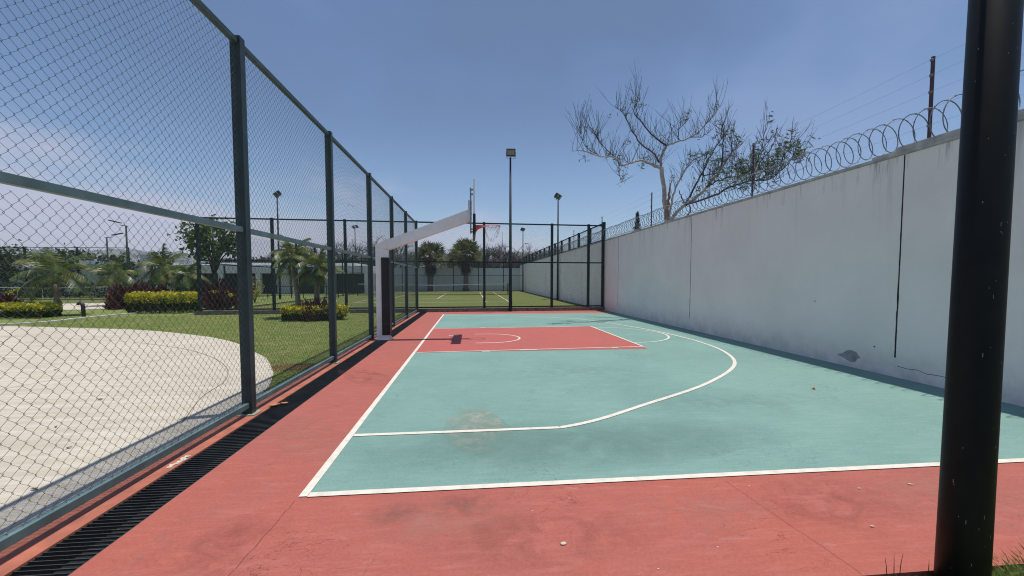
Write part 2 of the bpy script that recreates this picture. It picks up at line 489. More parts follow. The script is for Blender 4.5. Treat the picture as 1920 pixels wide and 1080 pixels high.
# faint dried-water rings and rubbed spots on the paint
BLZ = [0]
def blot(name, mat, cx, cy, rx, ry, z, rot=0, n=40, amp=.16, seed=1):
    rr = random.Random(seed); ph = [rr.uniform(0, 6.28) for _ in range(4)]
    P = []
    for k in range(n):
        a = 2*math.pi*k/n
        q = 1+amp*(math.sin(2*a+ph[0])*.6+math.sin(3*a+ph[1])*.5+math.sin(5*a+ph[2])*.3+math.sin(9*a+ph[3])*.2)
        x, y = rx*q*math.cos(a), ry*q*math.sin(a)
        P.append((cx+x*math.cos(rot)-y*math.sin(rot), cy+x*math.sin(rot)+y*math.cos(rot)))
    BLZ[0] += 1; z += .00035*BLZ[0]
    m = MB(); m.add([(p[0], p[1], z) for p in P], [tuple(range(n))])
    return m.build(name, mat, COURT)
def stain_mat(name, c, c2, hole_scale, lo, hi, power, peak=.8):
    """soft-edged mark: opaque where the noise is high, fading out with distance from its own centre"""
    t = NT(name)
    cc = t.mix(t.noise(14, 5, .7), c, c2); t.col(cc); t.fin(.7, 0, .3)
    ln = t.n.new('ShaderNodeVectorMath'); ln.operation = 'LENGTH'
    mp = t.n.new('ShaderNodeMapping'); mp.inputs['Location'].default_value = (-1, -1, 0); mp.inputs['Scale'].default_value = (2, 2, 0)
    t.l.new(t.co.outputs['Generated'], mp.inputs[0]); t.l.new(mp.outputs[0], ln.inputs[0])
    fall = t.ramp(ln.outputs['Value'], 1.0, power)
    f = t.math('MULTIPLY', t.math('MULTIPLY', t.ramp(t.noise(hole_scale, 6, .65, dist=1.0), lo, hi), fall), peak)
    t.l.new(f, t.b.inputs['Alpha']); return t.m
COURT = bpy.data.objects['court_surface']
sm1 = stain_mat('dried_mud', (.25, .325, .265), (.31, .37, .30), 2.2, .25, .55, .5, .55)
sm2 = stain_mat('dried_rim', (.40, .45, .38), (.48, .51, .43), 5, .46, .60, .55, .5)
sm3 = stain_mat('wet_grime', (.17, .085, .07), (.24, .13, .10), 4, .36, .62, .1, .42)
sm4 = stain_mat('worn_grey', (.26, .22, .19), (.34, .26, .22), 6, .45, .66, .3, .32)
sm5 = stain_mat('worn_dark_green', (.13, .25, .23), (.17, .29, .26), 2.5, .4, .7, .1, .22)
blot('mud_stain', sm1, .04, 4.5, .36, .85, .0030, .1, seed=3)
blot('mud_stain', sm2, .04, 4.52, .40, .92, .0030, .2, seed=5)
blot('grime_stain', sm3, -.09, 2.98, .28, .22, .0006, .2, seed=8)
blot('grime_stain', sm3, -.55, 2.92, .22, .17, .0006, .5, seed=9)
blot('worn_patch', sm4, -1.84, 3.35, .06, .42, .0006, -.03, seed=10)
blot('worn_patch', sm4, -1.95, 2.65, .10, .5, .0006, -.03, seed=11)
blot('worn_patch', stain_mat('dark_green_tone', (.13, .24, .22), (.16, .28, .25), 1.6, .15, .55, .05, .5), .9, 4.12, 2.6, .74, .0030, .0, seed=31, amp=.1)  # broad patch of darker green across the near end of the paint
blot('worn_patch', sm5, 3.3, 5.2, 1.6, .7, .0030, .2, seed=12)
blot('worn_patch', sm5, 1.1, 3.75, 1.5, .38, .0030, .05, seed=14)
blot('worn_patch', sm5, 1.6, 7.2, 2.2, .9, .0030, -.1, seed=15)
sm6 = stain_mat('dusty_fade', (.46, .20, .16), (.50, .25, .20), 3.5, .40, .66, .1, .5)
sm7 = stain_mat('brown_scuff', (.25, .085, .065), (.30, .10, .08), 3.0, .42, .68, .1, .45)
for k, (q, x, y, rx, ry) in enumerate([(sm6, -.25, 2.78, .75, .30), (sm7, .45, 2.55, .8, .35), (sm6, 1.6, 2.75, .7, .32), (sm7, 2.6, 2.75, .7, .4), (sm6, 3.6, 2.7, .8, .4), (sm7, -1.5, 2.6, .45, .45), (sm6, -1.75, 4.6, .3, 1.0), (sm7, -1.8, 7.2, .3, 1.3)]):
    blot('worn_patch', q, x, y, rx, ry, .0004-.0001*k, .1*k, seed=50+k)
# hairline cracks in the red slab
g = MB()
def crackline(a, b, n, w, wob, z=.0045):
    P = [(a[0]+(b[0]-a[0])*t/n+random.uniform(-wob, wob), a[1]+(b[1]-a[1])*t/n+random.uniform(-wob, wob)) for t in range(n+1)]
    V = []
    for p in P: V += [(p[0]-w/2, p[1]-w*.3, z), (p[0]+w/2, p[1]+w*.3, z)]
    g.add(V, [(2*i, 2*i+1, 2*i+3, 2*i+2) for i in range(n)])
crackline((2.06, 3.15), (2.17, 2.05), 22, .0026, .004)
crackline((-1.32, 3.16), (-1.37, 2.05), 26, .003, .006)
g.build('hairline_crack', paint('crack', (.30, .09, .072), .9), bpy.data.objects['court_slab'])

# lawn, path, tennis turf
g = MB(); g.add([(-2.97, -4, -.012), (-2.97, 21.2, -.012), (-12.8, 20.7, -.012), (-12.8, 60, -.012), (-90, 75, -.012), (-90, -4, -.012)], [(0, 1, 2, 3, 4, 5)])
tag(g.build('lawn', M['lawn']), kind='structure')
PATH = [(-2.97, -3), (-2.97, 5.9), (-3.02, 6.25), (-3.12, 6.66), (-3.28, 7.1), (-3.50, 7.65), (-3.87, 8.34), (-4.30, 9.1), (-4.83, 9.77), (-5.55, 10.75), (-6.46, 11.71),
        (-7.4, 12.55), (-8.55, 13.33), (-9.9, 14.15), (-11.29, 14.79), (-14.36, 15.7), (-16.55, 16.24), (-25, 17.5), (-40, 18.2), (-40, -3)]
g = MB(); g.prism([(p[0], p[1]) for p in PATH], 'z', -.08, .012)
pth = tag(g.build('path', M['concrete']), kind='structure')
g = MB()
def band(P, w, z):
    P = np.array(P, float); T = np.gradient(P, axis=0); T /= np.linalg.norm(T, axis=1)[:, None]; Nn = np.stack([-T[:, 1], T[:, 0]], 1)
    V = []
    for p, n in zip(P, Nn): V += [(*(p+n*w/2), z), (*(p-n*w/2), z)]
    g.add(V, [(2*i, 2*i+1, 2*i+3, 2*i+2) for i in range(len(P)-1)])
band(spline([(-3.3, 5.0), (-3.75, 6.1), (-4.0, 7.1), (-4.6, 8.2), (-5.7, 9.5), (-7.3, 10.8), (-10, 12.2), (-15, 13.6), (-24, 15)]), .012, .0165)
band([(-8, 3), (-7.2, 6), (-6.3, 9.3)], .01, .0165); band([(-3.6, 3.4), (-9, 8.2), (-13, 13)], .01, .0165)
g.build('tooled_joint', paint('concrete_joint', (.22, .19, .16), .9), pth)
g = MB(); P = spline([(-17.3, 16.35), (-16.3, 17.4), (-16.4, 19.2), (-16.3, 21.2), (-15.3, 22.7)])
for a, b in zip(P[:-1], P[1:]):
    d = (b-a)/np.linalg.norm(b-a); nn = np.array([-d[1], d[0]])*.09
    V = [(*(q), z) for z in (-.05, .05) for q in (a+nn, a-nn, b-nn, b+nn)]
    g.add(V, [(3, 2, 1, 0), (4, 5, 6, 7), (0, 1, 5, 4), (1, 2, 6, 5), (2, 3, 7, 6), (3, 0, 4, 7)])
tag(g.build('lawn_kerb', M['pale_kerb']), kind='structure')
g = MB(); g.prism([(-30, 24.2), (-21, 24.6), (-19.8, 26.5), (-20.4, 28.2), (-24.5, 31.5), (-30, 30.5)], 'z', -.05, .02)
tag(g.build('path_far', M['concrete']), kind='structure')
g = MB(); g.add([(-12.75, 20.87, .02), (7.1, 21.8, .02), (7.1, 61, .02), (-12.75, 61, .02)], [(0, 1, 2, 3)])
tag(g.build('tennis_turf', M['turf']), kind='structure')
g = MB(); g.add([(-62, 31, .015), (-21, 31, .015), (-20, 47, .015), (-62, 47, .015)], [(0, 1, 2, 3)])
tag(g.build('tennis_turf_beyond', M['turf']), kind='structure')
g = MB(); zt = .026
for a, b, wd in (((-8.3, 30.1), (2.72, 30.1), .1), ((-8.3, 54), (2.72, 54), .1), ((2.7, 30.16), (2.7, 53.9), .06), ((-8.27, 30.16), (-8.27, 53.9), .06),
             ((1.0, 30.16), (1.0, 53.9), .06), ((-6.9, 30.16), (-6.9, 53.9), .06), ((-6.86, 35.8), (.96, 35.8), .06), ((-6.86, 48.6), (.96, 48.6), .06), ((-2.95, 35.86), (-2.95, 48.5), .06)):
    seg(a, b, zt, wd, 3)
tag(g.build('tennis_markings', M['line']), kind='structure')
g = MB(); g.prism([(-12.9, 20.66), (7.1, 21.72), (7.1, 22.0), (-12.9, 20.94)], 'z', -.2, .17)
tag(g.build('kerb', M['kerb']), kind='structure')

# hillside with town far away on the left
g = MB()
rr = random.Random(4)
nx, ny = 120, 26
V = []
for j in range(ny):
    for i in range(nx):
        x = -1900+i*24.; y = 330+j*36.
        t = j/(ny-1)
        ridge = 52+9*math.sin(x*.006+1)+6*math.sin(x*.017)+3*math.sin(x*.045+2)-8*min(1, max(0, (x+400)/500))
        z = ridge*min(1., (t/.62))**1.25 if t < .62 else ridge*(1-(t-.62)*.3)
        z += rr.uniform(-1.6, 1.6)*min(1, t*3)
        V.append((x, y, z-.5))
HILLV = V
F = [(j*nx+i, j*nx+i+1, (j+1)*nx+i+1, (j+1)*nx+i) for j in range(ny-1) for i in range(nx-1)]
g.add(V, F, True)
tag(g.build('hills', M['hill']), kind='structure')
def hill_z(x, y):
    i = min(nx-2, max(0, int((x+1900)/24))); j = min(ny-2, max(0, int((y-330)/36)))
    return HILLV[j*nx+i][2]

# ------------------------------------------------------------------ chain link fences
S = .045
_pc = {}
def mesh_panel_data(W, H, r=.0019, mat='wire', dz=S):
    key = (round(W, 2), round(H, 2), r, mat, dz)
    if key in _pc: return _pc[key]
    nw = int(W/dz); nl = int(H/dz)
    W0 = (W-nw*dz)/2
    base = None
    Vs = []; Fs = []; off = 0
    kk = np.arange(nl+1)
    for i in range(nw):
        side = (kk+i) % 2
        xs = W0+(i+side)*dz
        pts = np.empty((2*(nl+1), 3))
        kn = dz*.10
        pts[0::2, 0] = xs+(np.where(side == 1, .0012, -.0012)); pts[1::2, 0] = pts[0::2, 0]
        z = kk*dz+rng.normal(0, dz*.035, nl+1)
        pts[0::2, 2] = z-kn; pts[1::2, 2] = z+kn
        yy = np.where(side == 1, .0050, -.0050)
        pts[0::2, 1] = yy; pts[1::2, 1] = -yy
        pts[:, 0] += rng.normal(0, dz*.02, len(pts)); 
        pts[:, 2] = np.clip(pts[:, 2], 0, H)
        m = len(pts)
        tri = np.array([(r, 0, 0), (-.5*r, .87*r, 0), (-.5*r, -.87*r, 0)])
        Vw = (pts[:, None, :]+tri[None]).reshape(-1, 3)
        idx = np.arange(m-1)*3
        f = np.concatenate([np.stack([idx+a, idx+b, idx+3+b, idx+3+a], 1) for a, b in ((0, 1), (1, 2), (2, 0))])
        Vs.append(Vw); Fs.append(f+off); off += len(Vw)
    me = fast_mesh('mesh_panel', np.concatenate(Vs), np.concatenate(Fs), M[mat])
    _pc[key] = me
    return me

def box_mesh(name, sx, sy, sz, mat, bev=.004):
    """box standing on its base centre"""
    m = MB(); m.box(-sx/2, sx/2, -sy/2, sy/2, 0, sz, bev)
    o = m.build(name, mat); me = o.data; bpy.data.objects.remove(o); return me

def chain_fence(label, loc, rz, stations, top, mid, base, ps=.10, rs=.055, mat='frame', wmat='wire', r=.0019, dz=S, posts_top=.03, plates=True, group=None, zpost=0., skip_first_post=False):
    """stations: distances along the fence; local +x runs along it"""
    t = empty('chain_link_fence', loc, label, 'fence', group, rz)
    pm = box_mesh('post', ps, ps*1.05, top+posts_top-zpost, M[mat], .005)
    pl = box_mesh('base_plate', ps*1.9, ps*1.9, .012, M['tan'], .002) if plates else None
    for i, s in enumerate(stations):
        if i == 0 and skip_first_post: continue
        po = link('post', pm, t, (s, 0, zpost))
        if plates: link('base_plate', pl, po, (0, 0, .0))
    for a, b in zip(stations[:-1], stations[1:]):
        L = b-a-ps
        rmat = M['rail'] if mat == 'frame' else M[mat]
        rm = MB(); rm.box(0, L, -rs/2, rs/2, 0, rs, .003)
        o = rm.build('top_rail', M['top_rail'] if mat == 'frame' else rmat, t, (a+ps/2, 0, top-rs))
        rail = o.data
        if mat == 'frame': rail = o.data.copy(); rail.materials[0] = rmat
        levels = [(base, rs)]
        link('bottom_rail', rail, t, (a+ps/2, 0, base))
        if mid:
            link('middle_rail', rail, t, (a+ps/2, 0, mid-rs/2))
            spans = [(base+rs, mid-rs/2), (mid+rs/2, top-rs)]
        else:
            spans = [(base+rs, top-rs)]
        for z0, z1 in spans:
            link('mesh_panel', mesh_panel_data(L, z1-z0, r, wmat, dz), t, (a+ps/2, 0, z0))
    return t

# beside the court: runs along +Y
FX = -2.73
chain_fence('tall green chain link fence running along the drain beside the court', (FX, 2.22, .004), R(90),
            [0, 3.10, 6.23, 9.36, 12.49, 15.55, 18.75], 4.45, 2.24, .085, ps=.11, rs=.06, r=.00175)
A = math.atan(.054)
bx0 = -12.7
def back_s(x): return (x-bx0)/math.cos(A)
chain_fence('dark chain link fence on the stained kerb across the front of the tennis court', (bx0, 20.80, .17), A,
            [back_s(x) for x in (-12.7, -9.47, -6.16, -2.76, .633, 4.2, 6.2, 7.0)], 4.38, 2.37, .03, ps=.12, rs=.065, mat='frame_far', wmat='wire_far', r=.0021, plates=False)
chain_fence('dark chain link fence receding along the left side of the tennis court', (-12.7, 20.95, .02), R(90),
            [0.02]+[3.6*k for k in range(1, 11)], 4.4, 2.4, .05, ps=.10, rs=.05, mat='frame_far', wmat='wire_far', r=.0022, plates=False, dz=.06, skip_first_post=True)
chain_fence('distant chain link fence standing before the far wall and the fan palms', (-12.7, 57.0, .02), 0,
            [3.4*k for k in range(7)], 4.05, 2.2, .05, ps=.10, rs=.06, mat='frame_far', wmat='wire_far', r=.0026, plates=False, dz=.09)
chain_fence('short chain link extension standing on top of the tennis court wall', (7.22, 22.4, 3.76), R(90),
            [2.7*k for k in range(14)], 1.0, None, .02, ps=.14, rs=.06, mat='frame_far', wmat='wire_far', r=.0022, plates=False, dz=.06)
chain_fence('distant fence round the second tennis court left of the garden', (-52, 44.5, .02), 0,
            [4.6*k for k in range(5)], 4.75, 2.5, .05, ps=.13, rs=.05, mat='frame_far', wmat='wire_far', r=.0026, plates=False, dz=.09)
chain_fence('nearer low fence with close posts before the pale wall', (-30.8, 43.5, .02), 0,
            [2.2*k for k in range(6)], 3.0, 1.6, .05, ps=.12, rs=.05, mat='frame_far', wmat='wire_far', r=.0026, plates=False, dz=.09)

# ------------------------------------------------------------------ walls
WX = 7.1; WH = 3.70
t = empty('boundary_wall', (WX, 0, 0), 'long grey rendered wall with dark vertical joints beside the court', 'wall')
joints = [-.45, 6.31, 12.98, 19.74, 26.5, 33.2, 39.9, 46.6, 53.3]
g = MB((WX, 0, 0))
g.box(WX+.03, WX+.27, -3, 61.5, 0, WH)
edges = [-3]+joints+[61.5]
for i in range(len(edges)-1):
    a = edges[i]+(.012 if i else 0); b = edges[i+1]-(.012 if i < len(edges)-2 else 0)
    g.box(WX, WX+.03, a, b, .33, WH)
g.box(WX, WX+.03, -3, 61.5, 0, .33)
# fold the panel faces finely enough for the plaster shading
g.build('wall', M['wall'], t)
g = MB((WX, 0, 0))
for j in joints:
    # the tar filling squeezes out unevenly
    n = 24; zs = np.linspace(.335+random.uniform(0, .12), WH-.01, n)
    ws = [.010+.007*(1-k/n)+random.uniform(-.003, .003) for k in range(n)]
    V = [(WX-.002+random.uniform(0, .004), j+s*wd, z) for z, wd in zip(zs, ws) for s in (-1, 1)]
    g.add(V, [(2*i, 2*i+1, 2*i+3, 2*i+2) for i in range(n-1)])
g.build('joint', M['joint'], t)
g = MB((WX, 0, 0)); g.box(WX-.025, WX+.30, -3, 61.5, WH+.012, WH+.062, .006); g.box(WX+.0, WX+.27, -3, 61.5, WH-.001, WH+.012)
g.build('coping', M['coping'], t)
g = MB((WX, 0, 0)); g.box(WX-.02, WX+.28, 3.2, 6.45, WH+.062, WH+.15, .01); g.box(WX+.01, WX+.26, 6.45, 6.9, WH+.062, WH+.11, .02)
g.build('raised_coping', M['coping'], t)
g = MB((WX, 0, 0))
g.prism([(7.42, .19), (7.30, .235), (7.22, .30), (7.12, .325), (7.02, .30), (6.96, .235), (6.93, .215), (7.0, .175), (7.03, .12), (7.12, .10), (7.22, .13), (7.32, .165)], 'x', WX-.004, WX+.002)
g.build('bare_patch', M['cement'], t)
g = MB((WX, 0, 0))
P = [(6.27, .20), (6.1, .185), (5.95, .20), (5.8, .165), (5.72, .175), (5.6, .18), (5.45, .165)]
V = []
for y, z in P: V += [(WX-.002, y, z-.004), (WX-.002, y, z+.004)]
g.add(V, [(2*i, 2*i+1, 2*i+3, 2*i+2) for i in range(len(P)-1)])
for y, z in ((6.68, .46), (5.0, .6), (8.0, 1.2)): g.box(WX-.003, WX+.001, y-.012, y+.012, z-.012, z+.012)
g.build('crack', M['joint'], t)

g = MB((-13, 61.6, 0)); g.box(-30, 7.4, 61.6, 61.85, 0, 3.25); g.box(-30, 7.4, 61.55, 61.9, 3.25, 3.33)
o = g.build('end_wall', M['wall2'], None, (-13, 61.6, 0)); tag(o, 'pale streaked wall closing the far end of the tennis court', 'wall')
g = MB((-50, 48, 0)); g.box(-75, -34.2, 48, 48.25, 0, 3.2); g.box(-75, -34.2, 47.95, 48.3, 3.2, 3.28)
o = g.build('garden_wall', M['wall2'], None, (-50, 48, 0)); tag(o, 'pale wall behind the second tennis court on the left', 'wall')
g = MB((-33.6, 47, 0)); g.box(-34.1, -33.1, 46.6, 47.6, 0, 4.15, .02); g.box(-34.2, -33.0, 46.5, 47.7, 4.15, 4.25)
o = g.build('gate_pillar', M['white_wall'], None, (-33.6, 47, 0)); tag(o, 'tall white pillar between the pale wall and the clubhouse', 'pillar')

# ------------------------------------------------------------------ razor coil and electric fence
g = MB((WX+.14, 0, WH+.06))
rad = .265; pitch = .235; y0 = -2.; y1 = 46.
n = int((y1-y0)/pitch*26)
cy = np.linspace(0, 1, n)
ang = cy*(y1-y0)/pitch*2*math.pi
wob = .02*np.sin(ang*.137)+.015*np.sin(ang*.31)
rr_ = rad*(1+.03*np.sin(ang*.073))
P = np.stack([WX+.10+rr_*np.cos(ang), y0+cy*(y1-y0)+wob+.038*np.cos(ang)+.022*np.sin(ang*.41), WH+.06+rad+.07+rr_*np.sin(ang)+.5*wob], 1)
g.tube(P, .008, 4)
coil = empty('razor_coil', (WX+.14, 0, WH+.06), 'spiral coil of razor wire lying along the wall top', 'razor wire')
g.build('coil_wire', M['razor'], coil)
g = MB((WX+.14, 0, WH+.06))
for k in range(0, int(n*.55), 4):
    p = P[k]; d = P[k+1]-P[k]; d /= np.linalg.norm(d)
    u = np.cross(d, (0, 1, 0)); u /= np.linalg.norm(u)+1e-9
    q = p+u*.0
    for s in (1, -1):
        g.add([tuple(q-d*.010), tuple(q+d*.010), tuple(q+d*.016+s*u*.013), tuple(q-d*.016+s*u*.013)], [(0, 1, 2, 3)])
b = g.build('barb', M['razor'], coil); b['kind'] = 'stuff'

ex = WX+.20
t = empty('electric_fence', (ex, 0, WH+.06), 'maroon posts with insulators carrying thin electric wires above the wall', 'electric fence')
g = MB(); g.prism([(-.018, -.018), (.018, -.018), (.018, -.010), (-.008, -.010), (-.008, .018), (-.018, .018)], 'z', 0, 1.42)
po = g.build('post', M['epost'], t, (0, 6.12, 0))
g = MB(); g.lathe([(.008, -.018), (.022, -.018), (.024, -.006), (.014, 0), (.024, .006), (.022, .018), (.008, .018)], 8)
ins = g.build('insulator', M['insul'], po)
hz = [.10, .34, .60, .86, 1.12, 1.36]
for i, z in enumerate(hz):
    c = ins if i == 0 else ins.copy()
    if i: COL.objects.link(c); c.parent = po
    c.location = (-.035, -.01, z)
for y in (1.9, 10.35, 16.5, 23.0, 29.5):
    copy_tree(po, t).location = (0, y, 0)
for z in hz:
    g = MB()
    ys = [-3, 1.9, 6.12, 10.35, 16.5, 23.0, 29.5]
    pts = []
    for a, b2 in zip(ys[:-1], ys[1:]):
        for k in range(6): pts.append((0, a+(b2-a)*k/6, -.02*math.sin(math.pi*k/6)))
    pts.append((0, ys[-1], 0))
    g.tube(pts, .0017, 4)
    g.build('wire', M['ewire'], t, (-.06, -.01, z))

# ------------------------------------------------------------------ drain grate
t = empty('drain_grate', (-2.43, 0, 0), 'black slotted drain grate between the fence and the red court', 'drain grate')
g = MB()
for k in range(int(19.6/.042)):
    y = 1.4+k*.042
    g.box(-.172, .172, y-.0026, y+.0026, -.016, -.004)
g.build('bars', M['iron'], t)
g = MB(); g.box(-.186, -.172, 1.3, 21.1, -.04, -.002); g.box(.172, .180, 1.3, 21.1, -.04, -.002)
g.build('grate_frame', M['iron'], t)

# ------------------------------------------------------------------ basketball stand
BX, BY = -2.43, 11.63
t = empty('basketball_hoop', (BX, BY, 0), 'white basketball stand with cantilever arm, black padding and orange rim', 'basketball hoop')
o3 = (BX, BY, 0)
g = MB(o3); g.prism([(-2.58, .02), (-2.26, .02), (-2.26, 2.45), (-2.58, 2.56)], 'y', BY-.10, BY+.10); g.build('pole', M['white_metal'], t)
g = MB(o3); g.box(-2.62, -2.2, BY-.14, BY+.14, .004, .02, .003)
g.prism([(-2.26, .02), (-2.15, .02), (-2.26, .16)], 'y', BY-.012, BY+.012)
g.build('base_plate', M['white_metal'], t)
g = MB(o3); g.box(-2.43, -2.255, BY-.14, BY-.101, .14, 2.24, .012); g.box(-2.255, -2.215, BY-.14, BY+.14, .14, 2.24, .012); g.box(-2.42, -2.255, BY+.101, BY+.14, .14, 2.24, .012)
g.build('pole_pad', M['pad'], t)
g = MB(o3)
g.prism([(-2.60, 2.562), (-2.24, 2.452), (.0, 3.26), (.0, 3.80), (-.10, 3.80), (-.10, 3.55), (-2.46, 2.635)], 'y', BY-.13, BY+.13)
g.build('arm', M['white_metal'], t)
g = MB(o3)
for s in (-1, 1):
    yb = BY+s*.30
    g.box(-.045, -.005, yb-.02, yb+.02, 2.95, 4.10, .004)
    for z in (3.0, 4.05): g.box(-.005, .045, yb-.02, yb+.02, z-.02, z+.02)
    g.box(-.04, -.01, BY+min(s*.13, s*.3), BY+max(s*.13, s*.3), 3.36, 3.44); g.box(-.04, -.01, BY+min(s*.13, s*.3), BY+max(s*.13, s*.3), 3.68, 3.74)
g.build('bracket', M['steel'], t)
g = MB(o3)      # flange bolts and pad straps
for dx, dy in ((-2.60, -.12), (-2.22, -.12), (-2.60, .12), (-2.22, .12)):
    g.lathe([(.014, .02), (.014, .034), (.008, .042)], 6, (dx, BY+dy))
for k in range(4):
    z = 3.32+.14*k; g.box(-.004, .006, BY-.16, BY-.131, z-.012, z+.012); g.box(-.004, .006, BY+.131, BY+.16, z-.012, z+.012)
g.build('bolts', M['steel'], t)
g = MB(o3)
for z in (.45, .95, 1.45, 1.95): g.box(-2.423, -2.211, BY-.143, BY+.143, z-.012, z+.012)
g.build('pad_strap', paint('worn_strap', (.03, .03, .032), .6, .3, 9), t)
bd = MB(o3); bd.box(.052, .078, BY-.87, BY+.87, 2.87, 4.15)
board = bd.build('backboard', M['board'], t)
g = MB(o3)
for z0, z1 in ((2.84, 2.87), (4.15, 4.19)): g.box(.042, .088, BY-.90, BY+.90, z0, z1)
for y0_, y1_ in ((-.90, -.87), (.87, .90)): g.box(.042, .088, BY+y0_, BY+y1_, 2.87, 4.15)
g.build('board_frame', M['white_metal'], board)
g = MB(o3)
g.box(.030, .102, BY-.925, BY+.925, 2.80, 2.838, .008)
for s in (-1, 1): g.box(.030, .102, BY+min(s*.902, s*.93), BY+max(s*.902, s*.93), 2.838, 3.32, .008)
g.build('board_pad', M['pad'], board)
g = MB(o3)    # target square
for y0_, y1_, z0, z1 in ((-.295, .295, 3.10, 3.15), (-.295, .295, 3.50, 3.55), (-.295, -.245, 3.15, 3.50), (.245, .295, 3.15, 3.50)):
    g.box(.079, .082, BY+y0_, BY+y1_, z0, z1)
g.build('target_square', M['lamp_body'], board)
RXc, RZ = .565, 3.13
rimp = MB(o3)
rimp.tube([(RXc+.225*math.cos(a), BY+.225*math.sin(a), RZ) for a in np.linspace(0, 2*math.pi, 41)[:-1]], .010, 8, closed=True)
for s in (-1, 1): rimp.tube([(.10, BY+s*.10, RZ-.12), (.24, BY+s*.10, RZ-.05), (RXc-.19, BY+s*.12, RZ-.005)], .010, 6)
rimp.prism([(.080, RZ+.02), (.10, RZ+.02), (.36, RZ+.006), (.36, RZ-.006), (.17, RZ-.10), (.10, RZ-.20), (.08, RZ-.20)], 'y', BY-.07, BY+.07)
rim = rimp.build('rim', M['rim'], t)
g = MB(o3)
nn = 12
for lv in range(4):
    r0 = .222-.028*lv; r1 = .222-.028*(lv+1); z0 = RZ-.012-.105*lv; z1 = RZ-.012-.105*(lv+1)
    for k in range(nn):
        if lv >= 1 and (k*7+lv*3) % 5 in (1, 2, 4): continue          # torn cords
        for s in (-1, 1):
            a0 = 2*math.pi*(k+.5*(lv % 2))/nn; a1 = a0+s*math.pi/nn
            g.tube([(RXc+r0*math.cos(a0), BY+r0*math.sin(a0), z0), (RXc+(r0+r1)/2*math.cos((a0+a1)/2)+random.uniform(-.012, .012), BY+(r0+r1)/2*math.sin((a0+a1)/2), (z0+z1)/2-.01), (RXc+r1*math.cos(a1), BY+r1*math.sin(a1), z1)], .0028, 4)
g.build('net', paint('dirty_cord', (.30, .29, .28), .8), rim)

# ------------------------------------------------------------------ light poles
def flood_head(p, parent, yaw, pitch, w=.42, h=.34, d=.12):
    """finned floodlight: body > lens, visor"""
    from mathutils import Matrix
    m = MB()
    m.box(-w/2, w/2, -d/2, d/2, -h/2, h/2, .015)
    for k in range(6): m.box(-w/2+.04+k*(w-.08)/5-.006, -w/2+.04+k*(w-.08)/5+.006, d/2, d/2+.05, -h/2+.03, h/2-.03)
    ho = m.build('lamp_head', M['lamp_body'], parent, p)
    ho.rotation_euler = (pitch, 0, yaw)
    l = MB(); l.box(-w/2+.045, w/2-.045, -d/2-.004, -d/2+.004, -h/2+.075, h/2-.05)
    l.build('lens', M['lens'], ho)
    m = MB()      # yoke
    for s in (-1, 1): m.box(s*(w/2+.012)-.006, s*(w/2+.012)+.006, -.02, .02, -h/2-.07, .03)
    m.box(-w/2-.018, w/2+.018, -.02, .02, -h/2-.085, -h/2-.07)
    m.build('yoke', M['lamp_body'], ho)
    return ho
t = empty('light_pole', (1.97, 21.33, 0), 'tall dark pole with one square floodlight in front of the tennis fence', 'light pole')
g = MB(); g.lathe([(.095, .012), (.09, .6), (.045, 7.82)], 12); g.build('pole', M['lamp_pole'], t)
g = MB(); g.box(-.2, .2, -.2, .2, 0, .012, .002); g.build('base_plate', M['kerb'], t)
flood_head((.02, -.05, 8.05), t, R(-4), R(22), .46, .38)
def double_light(loc, H, label, yaw, group=None, spread=.35, rbase=.1):
    t = empty('light_pole', loc, label, 'light pole', group)
    g = MB(); g.lathe([(rbase, 0), (rbase*.9, .5), (rbase*.5, H)], 10); g.build('pole', M['lamp_pole'], t)
    g = MB(); c, s = math.cos(yaw), math.sin(yaw)
    g.tube([(-spread*c, -spread*s, H+.02), (spread*c, spread*s, H+.02)], .03, 6); g.build('cross_arm', M['lamp_body'], t)
    for k in (-1, 1):
        flood_head((k*spread*c, k*spread*s, H+.14), t, yaw, R(38), .44, .40, .16)
    return t
double_light((6.93, 33.3, .02), 8.15, 'dark pole with two floodlights close to the grey wall inside the tennis court', R(62), spread=.32)
double_light((6.75, 55.0, .02), 8.1, 'farthest floodlight pole near the wall end corner', R(62), spread=.3)
double_light((-16.0, 36.5, 0), 8.55, 'floodlight pole with two heads seen through the second fence bay', R(-55), spread=.5)
double_light((-16.0, 59.5, 0), 8.75, 'small distant floodlight pole seen through the third fence bay', R(-50), spread=.5)
def street_lamp(loc, H, yaw, label, L=.9):
    t = empty('street_lamp', loc, label, 'street lamp')
    g = MB(); g.lathe([(.09, 0), (.08, .4), (.05, H)], 10); g.build('pole', M['lamp_pole'], t)
    c, s = math.cos(yaw), math.sin(yaw)
    g = MB(); g.tube([(-.15*c, -.15*s, H-.05), (0, 0, H-.03), (L*.45*c, L*.45*s, H+.05)], .03, 6); g.build('arm', M['lamp_pole'], t)
    g = MB(); g.box(L*.4, L*1.25, -.13, .13, -.035, .035, .02)
    h = g.build('lamp_head', M['lamp_body'], t, (0, 0, H+.10)); h.rotation_euler = (0, R(-14), yaw)
    l = MB(); l.box(L*.6, L*1.18, -.1, .1, -.041, -.035); l.build('lens', M['lens'], h)
street_lamp((-25.9, 34.2, 0), 5.7, R(180), 'slim street lamp with its flat head pointing left over the garden', .95)
street_lamp((-31.9, 40, 0), 5.35, R(10), 'shorter street lamp with its flat head pointing right beyond the palms', .95)
t = empty('street_lamp', (13, 120, 0), 'faint pale street lamp far behind the tennis court', 'street lamp')
g = MB(); g.lathe([(.16, 0), (.09, 9.5)], 8); g.build('pole', M['steel'], t)
g = MB()
for s in (1, -1): g.tube([(0, 0, 9.4), (.9*s, 0, 10.6), (2.6*s, 0, 11.6+.5*s)], .07, 5)
g.build('arm', M['steel'], t)
